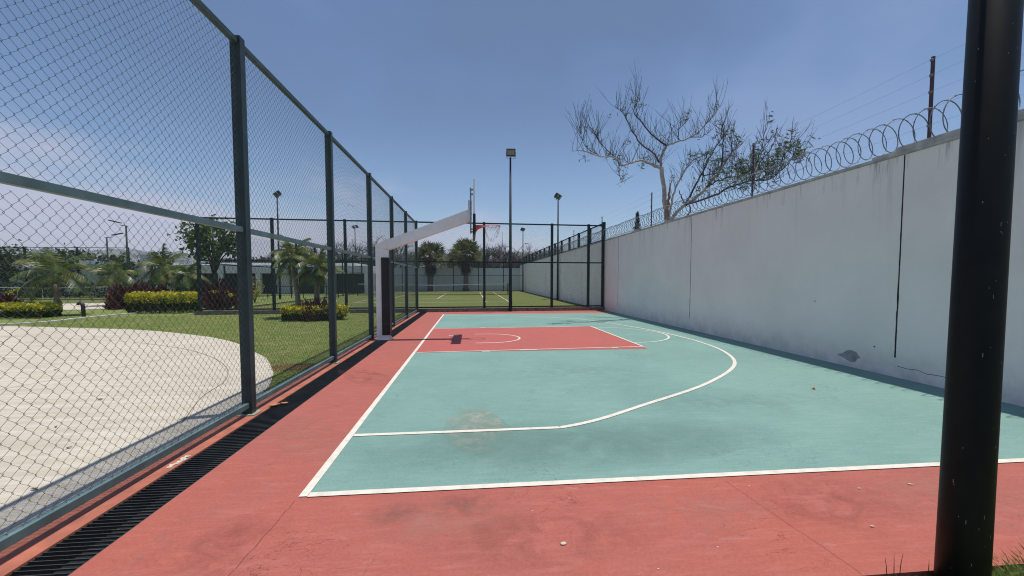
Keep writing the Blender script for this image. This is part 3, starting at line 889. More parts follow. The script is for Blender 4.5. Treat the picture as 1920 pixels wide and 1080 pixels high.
g = MB(); g.box(2.3, 3.3, -.2, .2, 12.0, 12.15, .03); g.box(-3.0, -2.2, -.2, .2, 11.0, 11.15, .03); g.build('lamp_head', M['steel'], t)
t = empty('radio_mast', (21.9, 300, 0), 'thin grey lattice radio mast rising beyond the bare trees', 'radio mast')
g = MB()
for a in range(3):
    q = a*2*math.pi/3
    g.tube([(1.7*math.cos(q), 1.7*math.sin(q), 0), (.35*math.cos(q), .35*math.sin(q), 30)], .11, 4)
for k in range(22):
    z = k*1.36; r0 = 1.7-1.35*z/30; r1 = 1.7-1.35*(z+1.36)/30
    for a in range(3):
        q = a*2*math.pi/3; q2 = q+2*math.pi/3
        g.tube([(r0*math.cos(q), r0*math.sin(q), z), (r1*math.cos(q2), r1*math.sin(q2), z+1.36)], .06, 3)
g.build('lattice', M['steel'], t)
g = MB(); g.tube([(0, 0, 30), (0, 0, 36.5)], .12, 5); g.build('antenna', M['steel'], t)

# foreground pole
t = empty('lamp_post', (2.632, 1.93, -.1), 'thick black pole close by on the right with grass at its foot', 'pole')
g = MB(); g.lathe([(.106, 0), (.104, .5), (.078, 7.5)], 40); fp = g.build('pole', M['pole'], t)
# chipped specks of bare metal
g = MB()
for k in range(46):
    z = .2+random.random()**1.2*3.3; a = R(180+60*random.random()*2.2); r = .104-.0037*(z-.5)+.0012
    h = random.choice((.003, .004, .006, .012)); wd = random.uniform(.002, .004)/.12
    V = [(r*math.cos(a+q), r*math.sin(a+q), z+s) for q, s in ((-wd/2, -h), (wd/2, -h*.6), (wd/2, h*.8), (-wd/2, h))]
    g.add(V, [(0, 1, 2, 3)])
g.build('paint_speck', M['steel'], fp)

# ------------------------------------------------------------------ tennis nets
def tennis_net(loc, L, label, H=1.12):
    t = empty('tennis_net', loc, label, 'tennis net')
    g = MB(); g.box(-.05, .05, -.05, .05, 0, H+.04, .006)
    p = g.build('post', M['frame_far'], t, (-L/2, 0, 0)); c = p.copy(); COL.objects.link(c); c.location = (L/2, 0, 0)
    def top(x): return H-.13*(1-abs(x)/(L/2))
    g = MB()
    n = 40; xs = np.linspace(-L/2+.05, L/2-.05, n+1)
    for k in range(n): 
        x0, x1 = xs[k], xs[k+1]
        g.add([(x0, -.03, top(x0)-.07), (x1, -.03, top(x1)-.07), (x1, -.03, top(x1)), (x0, -.03, top(x0)), (x0, .03, top(x0)-.07), (x1, .03, top(x1)-.07), (x1, .03, top(x1)), (x0, .03, top(x0))],
              [(0, 1, 2, 3), (7, 6, 5, 4), (3, 2, 6, 7)])
    g.build('net_tape', M['cord'], t)
    g = MB(); nx_ = int(L/.09)
    for k in range(nx_):
        x = -L/2+.05+k*.09; g.box(x-.004, x+.004, -.004, .004, .06, top(x)-.06)
    for z in np.arange(.08, .95, .09): g.box(-L/2+.05, L/2-.05, -.004, .004, z-.004, z+.004)
    g.box(-L/2+.05, L/2-.05, -.012, .012, .03, .07)
    g.build('net', M['lamp_body'], t)
    g = MB(); g.box(-.03, .03, -.034, -.030, .03, top(0)-.02); g.build('centre_strap', M['cord'], t)
tennis_net((-3.9, 43.5, .02), 15.3, 'tennis net with white tape across the grassy court behind the hoop', 1.2)
tennis_net((-33.5, 36.0, .015), 12.6, 'second tennis net beyond the garden palms on the left')
# ------------------------------------------------------------------ vegetation
def leaves_mesh(name, C, ln, wd, mat, up=.0, jit=.35, fold=.25, direc=None):
    """diamond leaves (two triangles folded along the midrib) at centres C"""
    n = len(C)
    d = rng.normal(size=(n, 3)) if direc is None else direc+rng.normal(size=(n, 3))*.45
    d[:, 2] += up
    d /= np.linalg.norm(d, axis=1)[:, None]+1e-9
    s = np.cross(d, rng.normal(size=(n, 3))); s /= np.linalg.norm(s, axis=1)[:, None]+1e-9
    nn = np.cross(d, s)
    L = ln*(1+rng.uniform(-jit, jit, n))[:, None]; W = wd*(1+rng.uniform(-jit, jit, n))[:, None]
    b = C-d*L/2; tp = C+d*L/2
    l = C+s*W/2+nn*W*fold-d*L*.08; r = C-s*W/2+nn*W*fold-d*L*.08
    V = np.stack([b, l, tp, r], 1).reshape(-1, 3)
    i = np.arange(n)*4
    F = np.concatenate([np.stack([i, i+2, i+1], 1), np.stack([i, i+3, i+2], 1)])
    return fast_mesh(name, V, F, mat)

def clump_points(centres, radii, n_each, shell=.55):
    P = []
    for c, r in zip(centres, radii):
        n = int(n_each*(r if np.isscalar(r) else r[0])**2)
        q = rng.normal(size=(n, 3)); q /= np.linalg.norm(q, axis=1)[:, None]
        q *= (shell+(1-shell)*rng.random(n)**.5)[:, None]*(1+.25*rng.normal(size=n))[:, None]
        P.append(np.array(c)+q*np.array(r))
    return np.concatenate(P)

def box_points(n, sx, sy, z0, z1, top=.5):
    """points near the skin of a clipped hedge with a bumpy top"""
    P = np.empty((n, 3)); 
    x = rng.uniform(-sx, sx, n); y = rng.uniform(-sy, sy, n)
    e = (np.abs(x/sx)**4+np.abs(y/sy)**4)**.25
    k = e > 1; x[k] /= e[k]; y[k] /= e[k]
    bump = .10*np.sin(x*5.1+1)*np.cos(y*4.3)+.06*np.sin(x*11)
    h = (z1+bump*(z1-z0)*.8)
    u = rng.random(n)
    istop = u < top
    z = np.where(istop, h+rng.normal(0, .05, n), z0+(h-z0)*rng.random(n))
    side = ~istop
    ex = (np.abs(x/sx)**4+np.abs(y/sy)**4)**.25+1e-6
    fac = np.where(side, 1/ex*rng.uniform(.9, 1.03, n), 1)
    return np.stack([x*fac, y*fac, z], 1)

def leafy_tree(loc, H, cr, label, group=None, mat='leaf_dark', trunk='bark', ncl=26, dens=150, leaf=(.34, .2), base=.35, seed=1, flat=.75):
    rr = np.random.default_rng(seed)
    t = empty('leafy_tree', loc, label, 'tree', group)
    cz = H-cr*flat
    cs = []; rs = []
    for k in range(ncl):
        a = rr.uniform(0, 6.28); u = rr.uniform(-1, 1); q = rr.uniform(.35, 1.)**.6
        cs.append((cr*q*math.sqrt(1-u*u*.8)*math.cos(a)*.8, cr*q*math.sqrt(1-u*u*.8)*math.sin(a)*.8, cz+u*cr*flat*.8))
        rs.append(cr*rr.uniform(.2, .42))
    g = MB()
    g.tube([(0, 0, -.05), (.05*cr, .02, H*.25), (0, .04, cz-cr*.3), (.03, 0, cz+cr*.3)], [H*.028, H*.022, H*.016, H*.006], 8)
    for k in range(0, ncl, 2):
        c = cs[k]
        z0 = H*rr.uniform(.28, .5)
        g.tube([(0, 0, z0), (c[0]*.4, c[1]*.4, z0+(c[2]-z0)*.55), c], [H*.012, H*.008, H*.003], 5)
    g.build('trunk', M[trunk], t)
    P = clump_points(cs, rs, dens)
    link('crown', leaves_mesh('crown', P, leaf[0], leaf[1], M[mat]), t)
    return t

def twig_tree(loc, H, cr, label, group=None, seed=1, mat='twig_grey', lev=4, leafn=0):
    """leafless tree of branching twigs"""
    rr = random.Random(seed)
    t = empty('bare_tree', loc, label, 'tree', group)
    tr = MB(); tw = MB(); tips = []
    def grow(p, d, L, r, k):
        q = p+d*L
        mid = p+d*L*.5+np.array([rr.uniform(-1, 1), rr.uniform(-1, 1), rr.uniform(-.4, .6)])*L*.08
        (tr if k <= 1 else tw).tube([p, mid, q], [r, r*.85, r*.7], 5 if k <= 1 else 3, cap=False)
        if k >= lev: tips.append(q); return
        for _ in range(4 if k < lev-1 else 7):
            nd = d+np.array([rr.gauss(0, .55), rr.gauss(0, .55), rr.gauss(.12, .3)])
            nd /= np.linalg.norm(nd)
            grow(p+(q-p)*rr.uniform(.55, 1), nd, L*rr.uniform(.55, .85), r*.6, k+1)
    for s in range(3):
        d = np.array([rr.gauss(0, .3), rr.gauss(0, .3), 1.]); d /= np.linalg.norm(d)
        grow(np.array([0, 0, -.05]), d, H*.38, H*.016, 0)
    tr.build('trunk', M['bark'], t); tw.build('crown', M[mat], t)
    return t

def shrub_mass(loc, pts_fn, n, ln, wd, mat, up=.3):
    C = pts_fn(n); return leaves_mesh('foliage', C, ln, wd, M[mat], up=up)

def hedge(loc, sx, sy, h, label, rz=0, n=2600, group=None):
    t = empty('yellow_hedge', loc, label, 'hedge', group, rz)
    P = box_points(n, sx, sy, .05, h*.62, .25)
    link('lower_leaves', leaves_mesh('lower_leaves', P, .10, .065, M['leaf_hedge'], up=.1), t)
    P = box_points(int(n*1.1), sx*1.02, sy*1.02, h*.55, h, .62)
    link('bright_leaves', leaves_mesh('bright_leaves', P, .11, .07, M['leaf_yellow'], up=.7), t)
    g = MB()
    for k in range(14):
        x, y = rng.uniform(-sx*.85, sx*.85), rng.uniform(-sy*.85, sy*.85)
        g.tube([(x, y, -.02), (x+.03, y, h*.5), (x-.02, y+.03, h*.8)], [.012, .01, .005], 4)
    g.build('stems', M['twig'], t)
    return t

def maroon_shrub(loc, r, h, label, n=1500, group=None):
    t = empty('maroon_shrub', loc, label, 'shrub', group)
    q = rng.normal(size=(n, 3)); q /= np.linalg.norm(q, axis=1)[:, None]; q[:, 2] = np.abs(q[:, 2])
    q *= (rng.random(n)**.35)[:, None]*(1+.15*np.sin(q[:, :1]*7+q[:, 1:2]*5))
    C = q*np.array([r, r, h])+np.array([0, 0, .06])
    link('foliage', leaves_mesh('foliage', C, .34, .075, M['leaf_red'], up=.9, direc=q*1.2), t)
    g = MB()
    for k in range(9):
        a = rng.uniform(0, 6.28); g.tube([(0, 0, -.02), (r*.3*math.cos(a), r*.3*math.sin(a), h*.4), (r*.55*math.cos(a), r*.55*math.sin(a), h*.75)], [.02, .014, .006], 4)
    g.build('stems', M['twig'], t)
    return t

def loose_shrub(loc, r, h, label, mat='leaf_yellow', n=500, cat='shrub'):
    t = empty('leafy_shrub', loc, label, cat)
    g = MB(); C = []
    for k in range(14):
        a = rng.uniform(0, 6.28); e = np.array([r*math.cos(a)*rng.uniform(.3, 1), r*math.sin(a)*rng.uniform(.3, 1), h*rng.uniform(.5, 1)])
        g.tube([(0, 0, -.02), (e[0]*.4, e[1]*.4, e[2]*.6), tuple(e)], [.014, .01, .004], 4)
        for q in range(n//14):
            f = rng.uniform(.35, 1.05); C.append((e[0]*f**1.3+rng.normal(0, .07), e[1]*f**1.3+rng.normal(0, .07), e[2]*f+rng.normal(0, .06)))
    g.build('stems', M['twig'], t)
    link('foliage', leaves_mesh('foliage', np.array(C), .12, .07, M[mat], up=.4), t)
    return t

def feather_palm(loc, H, fl, nf, label, group=None, seed=3, lean=(0, 0), tr=.10):
    rr = np.random.default_rng(seed)
    t = empty('feather_palm', loc, label, 'palm tree', group)
    g = MB()
    zz = np.linspace(0, 1, 9)
    pts = [(lean[0]*z*z, lean[1]*z*z, -.05+H*z) for z in zz]
    g.tube(pts, [tr*(1.25-.45*z+.05*math.sin(z*60)) for z in zz], 10)
    g.build('trunk', M['palm_trunk'], t)
    top = np.array(pts[-1])
    g = MB(); g.tube([top, top+np.array([0, 0, .45])], [tr*.8, tr*.4], 8); g.build('crownshaft', M['frond'], t)
    V = []; F = []
    for k in range(nf):
        a = k*2.39996+rr.normal(0, .15); el = R(80)-R(95)*(k/nf)+rr.normal(0, .08)
        L = fl*rr.uniform(.8, 1.1)
        p = top+np.array([0, 0, .4]); d = np.array([math.cos(a)*math.cos(el), math.sin(a)*math.cos(el), math.sin(el)])
        nsg = 26; st = L/nsg
        side = np.array([-math.sin(a), math.cos(a), 0])
        prev = p
        for s in range(nsg):
            d = d+np.array([0, 0, -.062-.02*s/nsg]); d /= np.linalg.norm(d)
            q = prev+d*st
            upv = np.cross(side, d)
            w0 = .014*(1-s/nsg)+.004
            b = len(V); V += [tuple(prev+side*w0), tuple(prev-side*w0), tuple(q)]; F.append((b, b+1, b+2))
            if s > 3:
                ll = fl*.36*math.sin(math.pi*min(1, (s-2)/(nsg-1))**.7)+.08
                for sg in (-1, 1):
                    ld = side*sg*.85+d*.55+np.array([0, 0, -.30-.25*rr.random()])+upv*.18
                    ld /= np.linalg.norm(ld)
                    b = len(V); V += [tuple(q-d*.03), tuple(q+d*.03), tuple(q+ld*ll)]; F.append((b, b+1, b+2))
            prev = q
    link('crown', fast_mesh('crown', V, F, M['frond']), t)
    return t

def fan_palm(loc, H, cr, label, group=None, seed=5):
    rr = np.random.default_rng(seed)
    t = empty('fan_palm', loc, label, 'palm tree', group)
    g = MB(); g.tube([(0, 0, -.05), (0, 0, .5), (.05, 0, H*.5), (0, 0, H*.62)], [.55, .36, .30, .30], 12); g.build('trunk', M['palm_trunk'], t)
    def fans(n, e0, e1, zc, rad, bl, droop):
        V = []; F = []
        for k in range(n):
            a = k*2.39996+rr.normal(0, .2); el = e0+(e1-e0)*(k+.5)/n+rr.normal(0, .1)
            d = np.array([math.cos(a)*math.cos(el), math.sin(a)*math.cos(el), math.sin(el)])
            pl = rad*rr.uniform(.55, .8)
            o = np.array([0, 0, zc])
            c = o+d*pl; c[2] -= droop*pl*.25
            side = np.array([-math.sin(a), math.cos(a), 0]); nrm = np.cross(d, side)
            ro = rr.uniform(-1.25, 1.25); side, nrm = side*math.cos(ro)+nrm*math.sin(ro), nrm*math.cos(ro)-side*math.sin(ro)
            b = len(V); V += [tuple(o+side*.03), tuple(o-side*.03), tuple(c)]; F.append((b, b+1, b+2))
            B = bl*rr.uniform(.8, 1.15)
            for j in range(17):
                th = R(-105)+R(210)*j/16+rr.normal(0, .03)
                ld = d*math.cos(th)+side*math.sin(th)+nrm*(-.12+.25*abs(math.sin(th)))
                ld = ld/np.linalg.norm(ld)
                w = B*.042
                perp = np.cross(ld, nrm); perp /= np.linalg.norm(perp)
                mid = c+ld*B*.55; tip = c+ld*B*(1-.15*abs(math.sin(th)))+np.array([0, 0, -droop*B*.35])
                b = len(V); V += [tuple(c), tuple(mid+perp*w), tuple(tip), tuple(mid-perp*w)]; F += [(b, b+1, b+2), (b, b+2, b+3)]
        return V, [f for f in F]
    V, F = fans(46, R(88), R(-28), H*.60, cr*.86, cr*.60, .35)
    link('crown', fast_mesh('crown', V, F, M['fan']), t)
    V = []; F = []
    for k in range(620):
        a = rr.uniform(0, 6.28); z0 = H*rr.uniform(.34, .60); r0 = .25+.75*rr.random()*(.5+.5*(z0/H-.34)/.26)
        c_ = np.array([r0*math.cos(a), r0*math.sin(a), z0]); L = rr.uniform(.5, 1.15)
        tip = c_+np.array([.22*math.cos(a)+rr.normal(0, .12), .22*math.sin(a)+rr.normal(0, .12), -L])
        sd = np.array([-math.sin(a), math.cos(a), 0])*.07
        b = len(V); V += [tuple(c_+sd), tuple(c_-sd), tuple(tip)]; F.append((b, b+1, b+2))
    link('dead_skirt', fast_mesh('dead_skirt', V, F, M['skirt']), t)
    return t

fan_palm((-5.75, 59.2, .02), 8.0, 2.25, 'fan palm with dead skirt nearer the hoop pole, left of the pair', 'fan palms at the far wall', 5)
fan_palm((-.85, 59.2, .02), 8.5, 2.4, 'taller fan palm behind the backboard, right of the pair', 'fan palms at the far wall', 9)

feather_palm((-18.9, 20.9, 0), 1.5, 1.75, 18, 'feathery palm with drooping fronds over the leftmost yellow hedge', 'garden feather palms', 3)
feather_palm((-22.3, 28.3, 0), 1.55, 1.7, 15, 'feathery palm above the dark maroon shrubs', 'garden feather palms', 4)
feather_palm((-17.6, 25.6, 0), 1.95, 1.55, 15, 'feathery palm with bare trunk behind the long yellow hedge', 'garden feather palms', 6)
feather_palm((-15.6, 24.6, 0), 1.55, 1.2, 13, 'short dark feathery palm right at the tennis fence corner post', 'garden feather palms', 8)
feather_palm((-6.55, 18.3, 0), 1.75, 1.15, 20, 'feathery palm with pale trunk rising from the small yellow bed by the fence', 'garden feather palms', 12, (.05, 0), .11)
feather_palm((-7.4, 18.6, 0), 2.25, 1.15, 18, 'taller feathery palm leaning left in the small yellow bed by the fence', 'garden feather palms', 14, (-.25, .1), .10)
feather_palm((-23.5, 21.5, 0), 1.2, 1.4, 14, 'low feathery palm at the left frame edge', 'garden feather palms', 16)

hedge((-20.9, 19.9, 0), 2.6, .75, .55, 'leftmost clipped yellow hedge beside the pale path', .04, 3400, 'clipped yellow hedges')
hedge((-15.35, 22.4, 0), 1.45, .8, .92, 'long clipped yellow hedge in front of the maroon shrubs', -.04, 3000, 'clipped yellow hedges')
hedge((-6.5, 17.6, 0), 1.02, .6, .50, 'small clipped yellow hedge ringing the pale palm trunk', .05, 2600, 'clipped yellow hedges')
loose_shrub((-5.35, 17.7, 0), .35, .62, 'yellow tuft at the right end of the small palm bed')
loose_shrub((-20.9, 26.8, 0), .8, 1.0, 'loose yellow shrub left of the maroon shrubs', n=420)
loose_shrub((-14.6, 25.7, 0), .75, 1.1, 'loose yellow-green shrub inside the fence corner', n=480)
loose_shrub((-15.3, 31.0, 0), .7, 1.6, 'tall loose yellow shrub in front of the clubhouse', n=300)
loose_shrub((-22.2, 21.3, 0), 1.3, 1.3, 'mixed yellow shrub behind the leftmost hedge', n=700)
maroon_shrub((-19.4, 26.0, 0), 1.5, 1.35, 'broad dark maroon shrub left of the long yellow hedge', 2000, 'maroon garden shrubs')
maroon_shrub((-17.2, 24.6, 0), 1.2, 1.25, 'maroon shrub behind the middle of the long yellow hedge', 1500, 'maroon garden shrubs')
maroon_shrub((-21.2, 20.9, 0), .9, .9, 'maroon shrub behind the leftmost yellow hedge', 1000, 'maroon garden shrubs')
maroon_shrub((-14.2, 24.9, 0), .9, .9, 'maroon shrub behind the right end of the long yellow hedge', 1000, 'maroon garden shrubs')
maroon_shrub((-6.3, 17.6, 0), .85, .78, 'low maroon plant inside the small palm bed', 800, 'maroon garden shrubs')
maroon_shrub((-16.4, 28.6, 0), 1.3, 1.5, 'near black maroon shrub behind the tennis fence corner', 1400, 'maroon garden shrubs')

leafy_tree((-17.1, 29.5, 0), 5.55, 1.95, 'green broadleaf tree with open crown behind the tennis fence corner', None, 'leaf_tree', 'bark', 24, 165, (.30, .17), seed=21, flat=.55)
tre = [((-48, 56), 5.3, 3.0), ((-55, 58), 5.0, 3.3), ((-62, 60), 5.2, 3.4), ((-43.5, 55), 4.6, 2.3), ((-40, 58), 5.3, 2.2), ((-70, 62), 5.2, 3.6), ((-34, 66), 3.9, 2.2)]
lab = ['dark tree behind the pale garden wall, left of the shorter street lamp', 'wide dark tree behind the pale wall, above the leftmost feathery palm', 'dark tree behind the pale wall close to the left picture edge', 'small round tree behind the pale wall just beside the shorter street lamp',
       'full dark tree between the two street lamps', 'outermost dark tree behind the pale wall on the far left', 'dim low tree right of the street lamps beyond the wall']
for p, H, cr, l, sd in (((-45.5, 45.5), 4.5, 2.3, 'dark green tree before the pale wall at the left picture edge', 91), ((-40.2, 45.0), 4.2, 2.1, 'dark green tree before the pale wall behind the leftmost feathery palm', 92),
                 ((-35.2, 45.2), 3.9, 1.8, 'small dark tree before the pale wall left of the shorter street lamp', 93), ((-31.0, 45.4), 3.5, 1.4, 'low dark tree before the pale wall beside the taller street lamp', 94)):
    leafy_tree((p[0], p[1], -.05), H, cr, l, 'trees before the garden wall', 'leaf_dark', 'bark', 26, 60, (.42, .26), seed=sd, flat=.8)
t = empty('low_hedge', (-35, 41.5, 0), 'long low dark hedge behind the second tennis court', 'hedge')
link('foliage', leaves_mesh('foliage', box_points(5200, 9.5, .6, .02, 1.25, .4), .26, .17, M['leaf_dark'], up=.3), t)
g = MB()
for k in range(16): g.tube([(-9+1.2*k, 0, -.05), (-8.9+1.2*k, .05, .9)], [.04, .02], 4)
g.build('stems', M['twig'], t)
for (p, H, cr), l in zip(tre, lab):
    leafy_tree((p[0], p[1], -.1), H, cr, l, 'trees behind the garden wall', 'leaf_dark', 'bark', 30, 26, (.55, .34), seed=int(abs(p[0])), flat=.85)
bt = [((-21, 66), 9.2), ((-16.5, 68), 8.8), ((-12, 66), 9.0), ((-26, 64), 8.0), ((1.8, 68), 8.6), ((5.2, 70), 8.6), ((-3.2, 70), 8.2), ((8.2, 67), 7.0), ((11.5, 60), 7.2), ((10.8, 52), 6.4)]
bl = ['leafless tree above the clubhouse roof, left of the middle', 'leafless tree above the clubhouse roof near its right end', 'leafless tree beyond the clubhouse corner', 'leafless tree above the clubhouse roof left end',
      'leafless tree under the radio mast', 'leafless tree right of the radio mast', 'leafless tree between and behind the fan palms', 'leafless tree by the far corner of the walls', 'bushy leafless tree showing over the grey wall extension', 'low leafless tree peeping over the grey wall extension']
for k, ((p, H), l) in enumerate(zip(bt, bl)):
    twig_tree((p[0], p[1], -.2), H, 3, l, 'leafless trees beyond the walls', 30+k, lev=4)
for k, (x, y, H, cr, l) in enumerate([(8.8, 74, 5.8, 3.0, 'rounded green tree right of the bare trees at the far end'), (2.5, 78, 5.4, 3.2, 'low green tree below the radio mast'), (-9.5, 76, 5.4, 3.2, 'low green tree seen left of the fan palms'), (13, 84, 6.5, 3.2, 'green tree behind the far corner of the grey wall')]):
    leafy_tree((x, y, -.2), H, cr, l, 'green trees beyond the far wall', 'leaf_dark', 'bark', 22, 24, (.55, .34), seed=70+k, flat=.8)
# conifer tip above the wall
t = empty('conifer', (12.2, 30, -.2), 'small dark conifer tip poking above the wall by the razor wire', 'conifer tree')
g = MB(); g.tube([(0, 0, 0), (0, 0, 6.9)], [.12, .02], 6); g.build('trunk', M['bark'], t)
C = []
for k in range(900):
    z = 2.5+4.3*(k/900); r = (6.95-z)*.16*rng.uniform(.2, 1.15); a = rng.uniform(0, 6.28); C.append((r*math.cos(a), r*math.sin(a), z))
link('crown', leaves_mesh('crown', np.array(C), .30, .09, M['leaf_dark'], up=-.2), t)

# ------------------------------------------------------------------ the broken half-bare tree behind the wall
LIMBS = [
 ('trunk',0.16,0.11,[(8.25,17.0,3.59),(8.23,17.0,4.08),(8.14,17.0,4.5),(8.06,17.0,5.34),(7.91,17.0,6.31)]),
 ('A',0.085,0.02,[(7.91,17.0,6.31),(7.66,16.9,6.33),(7.36,16.8,6.41),(7.02,16.6,6.45),(6.73,16.5,6.46),(6.2,16.2,6.24),(5.82,16.0,6.11),(5.55,15.9,6.34),(4.88,15.7,6.33),(4.24,15.5,6.44),(3.7,15.4,6.42)]),
 ('A2',0.035,0.01,[(5.8,16.0,6.12),(5.44,16.2,6.62),(5.0,16.3,7.09),(4.85,16.4,7.51)]),
 ('A3',0.02,0.006,[(5.75,16.0,6.11),(5.7,15.9,5.74),(5.83,15.9,5.42)]),
 ('A4',0.02,0.006,[(4.88,15.7,6.33),(4.27,15.6,6.66),(4.04,15.5,7.17),(4.07,15.5,7.45)]),
 ('B',0.055,0.012,[(7.89,17.0,6.44),(7.76,17.3,6.94),(7.32,17.6,7.44),(6.98,17.9,8.1),(6.69,18.0,8.77),(6.28,18.1,9.23)]),
 ('C',0.08,0.05,[(7.91,17.0,6.37),(7.88,17.0,6.72),(8.12,17.0,7.24)]),
 ('C2',0.05,0.012,[(8.12,17.0,7.24),(7.48,16.8,7.53),(6.89,16.6,7.98),(6.45,16.4,8.35),(6.68,16.3,8.84)]),
 ('D',0.055,0.01,[(8.12,17.0,7.24),(8.5,16.8,7.35),(8.97,16.6,7.48),(9.36,16.3,7.83),(9.72,16.2,8.26),(9.89,16.1,8.62)]),
 ('D2',0.025,0.008,[(8.53,16.8,7.36),(8.62,16.9,7.88),(8.98,17.0,8.24)]),
 ('D3',0.025,0.008,[(8.97,16.6,7.48),(9.36,16.4,7.46),(9.66,16.2,7.67)]),
 ('S2',0.07,0.03,[(8.16,16.8,4.12),(8.21,16.7,4.66),(8.36,16.6,5.4),(8.62,16.5,5.99),(8.95,16.4,6.51)]),
 ('E',0.1,0.02,[(8.24,16.9,4.0),(8.18,16.2,4.31),(8.2,15.5,4.52),(8.25,14.6,4.72),(8.33,14.0,5.07),(8.53,13.6,5.54),(8.72,13.4,5.94),(9.0,13.3,6.19)]),
 ('E1',0.05,0.012,[(8.2,15.5,4.52),(8.11,13.6,4.46),(8.07,12.6,4.53),(8.23,11.8,4.58),(8.39,11.3,4.49),(8.48,10.9,4.63),(8.62,10.6,4.89)]),
 ('E3',0.05,0.012,[(8.17,15.4,4.56),(8.39,15.2,5.16),(8.59,15.0,5.67),(8.84,14.9,6.27),(9.22,14.8,6.86),(9.64,14.7,7.08)]),
 ('E4',0.035,0.012,[(8.27,14.2,4.94),(8.08,13.0,4.88),(8.19,12.3,4.84),(8.31,12.0,4.86)]),
 ('E5',0.035,0.01,[(8.54,14.9,5.49),(8.51,14.0,5.36),(8.56,13.3,5.21),(8.71,12.6,5.07)]),
 ('E6',0.03,0.008,[(8.26,12.0,4.85),(8.38,11.8,5.05),(8.51,11.6,5.2),(8.69,11.4,5.57)]),
 ('E7',0.03,0.008,[(8.54,14.9,5.28),(8.63,15.0,5.8),(8.65,15.0,6.29)]),
 ('E8',0.03,0.008,[(8.33,11.5,4.54),(8.46,11.2,4.71),(8.65,11.0,5.03),(8.77,10.8,5.52)]),
 ('E9',0.025,0.008,[(8.51,13.7,5.46),(8.48,13.6,5.99),(8.49,13.6,6.55),(8.37,13.5,6.84)]),
 ('E10',0.025,0.008,[(8.23,11.8,4.61),(8.26,11.7,4.92),(8.43,11.6,5.48),(8.42,11.5,5.93)]),
 ('F',0.04,0.02,[(8.2,15.5,4.52),(8.1,15.6,4.85),(8.03,15.7,5.14)]),
 ('F2',0.04,0.015,[(8.11,15.2,3.99),(8.26,15.2,4.34),(8.14,15.4,4.53)]),
 ('S',0.12,0.015,[(8.1,16.8,4.12),(8.09,16.75,4.67),(8.14,16.7,5.28),(8.23,16.7,5.79)]),
]
t0 = np.array((8.25, 17.0, -.2))
t = empty('broken_tree', tuple(t0), 'half bare pale tree with a split trunk leaning over the razor wire', 'tree')
g = MB(tuple(t0)); dk = MB(tuple(t0)); spl = MB(tuple(t0)); twg = MB(tuple(t0)); LC = []; LD = []
g.tube([(8.3, 17.05, -.2), (8.28, 17.02, 2.0), (8.25, 17.0, 3.62)], [.17, .145, .125], 10)
rt = random.Random(5)
def whips(P, n, lmin, lmax, leafp, r0=.008, up=1.0):
    for _ in range(n):
        f = rt.random()**.8*(len(P)-1); i = min(len(P)-2, int(f)); p = P[i]+(P[i+1]-P[i])*(f-i)
        d = np.array([rt.gauss(0, .42), rt.gauss(0, .42), up*rt.uniform(.45, 1.1)]); d /= np.linalg.norm(d)
        L = rt.uniform(lmin, lmax); pts = [p]; q = p
        for k in range(5):
            d = d+np.array([rt.gauss(0, .09), rt.gauss(0, .09), .10*up]); d /= np.linalg.norm(d)
            q = q+d*L/5; pts.append(q)
            if k in (1, 2, 3) and rt.random() < .30:
                d2 = d+np.array([rt.gauss(0, .4), rt.gauss(0, .4), .2]); d2 /= np.linalg.norm(d2)
                l2 = L*rt.uniform(.25, .5)
                twg.tube([q, q+d2*l2*.5+np.array([0, 0, .02]), q+d2*l2+np.array([rt.gauss(0, .03), rt.gauss(0, .03), .07])], [r0*.6, r0*.5, r0*.3], 3, cap=False)
        twg.tube(pts, [r0*(1-.13*k) for k in range(6)], 3, cap=False)
        if rt.random() < leafp:
            e = pts[rt.choice((1, 2, 3, 4))]
            for _ in range(rt.randint(5, 13)):
                LC.append(e+np.array([rt.gauss(0, .09), rt.gauss(0, .09), rt.gauss(0, .07)])); LD.append((rt.gauss(0, 1), rt.gauss(0, 1), rt.gauss(-.1, .5)))
for nm, r0, r1, pts in LIMBS:
    P = [np.array(p) for p in spline(pts, 5)]
    P = [p+np.array([rt.gauss(0, .012), rt.gauss(0, .012), rt.gauss(0, .012)]) for p in P]
    rad = np.linspace(r0, r1, len(P))*.76
    if nm == 'S':
        spl.tube(P, rad, 6); continue
    (g if nm in ('trunk', 'A', 'C', 'S2', 'D', 'E') else dk).tube(P, rad, 8 if r0 > .05 else 6)
    if nm in ('trunk', 'F', 'F2'): continue
    Ln = sum(np.linalg.norm(P[i+1]-P[i]) for i in range(len(P)-1))
    P2 = P[len(P)//4:] if nm in ('E', 'S2', 'C') else P
    big = nm.startswith('E') or nm == 'S2'
    whips(P2, int(Ln*(12 if big else 14)), .4, 1.3 if not big else .95, .24 if big else .13, .0092)
    if nm in ('A', 'A2', 'A3', 'D3', 'E1', 'E8', 'E6'):
        whips(P2, int(Ln*3), .25, .6, .5, .006, -.3)
# leafy right end resting on the coil
for c in ((7.9, 10.9, 4.45), (8.2, 10.7, 4.7), (8.5, 11.0, 4.5), (7.6, 11.4, 4.4), (8.6, 10.4, 4.9), (8.0, 11.6, 4.35)):
    whips([np.array(c)+np.array([rt.gauss(0, .25), rt.gauss(0, .25), rt.gauss(0, .12)]) for _ in range(5)], 16, .3, .9, .5, .006, .5)
g.build('trunk', M['bark_white'], t); dk.build('limbs', M['bark'], t); spl.build('split_stub', M['split'], t)
tw = twg.build('twigs', M['twig'], t)
link('leaves', leaves_mesh('leaves', np.array(LC)-t0, .19, .034, M['leaf_sparse'], direc=np.array(LD)), t)

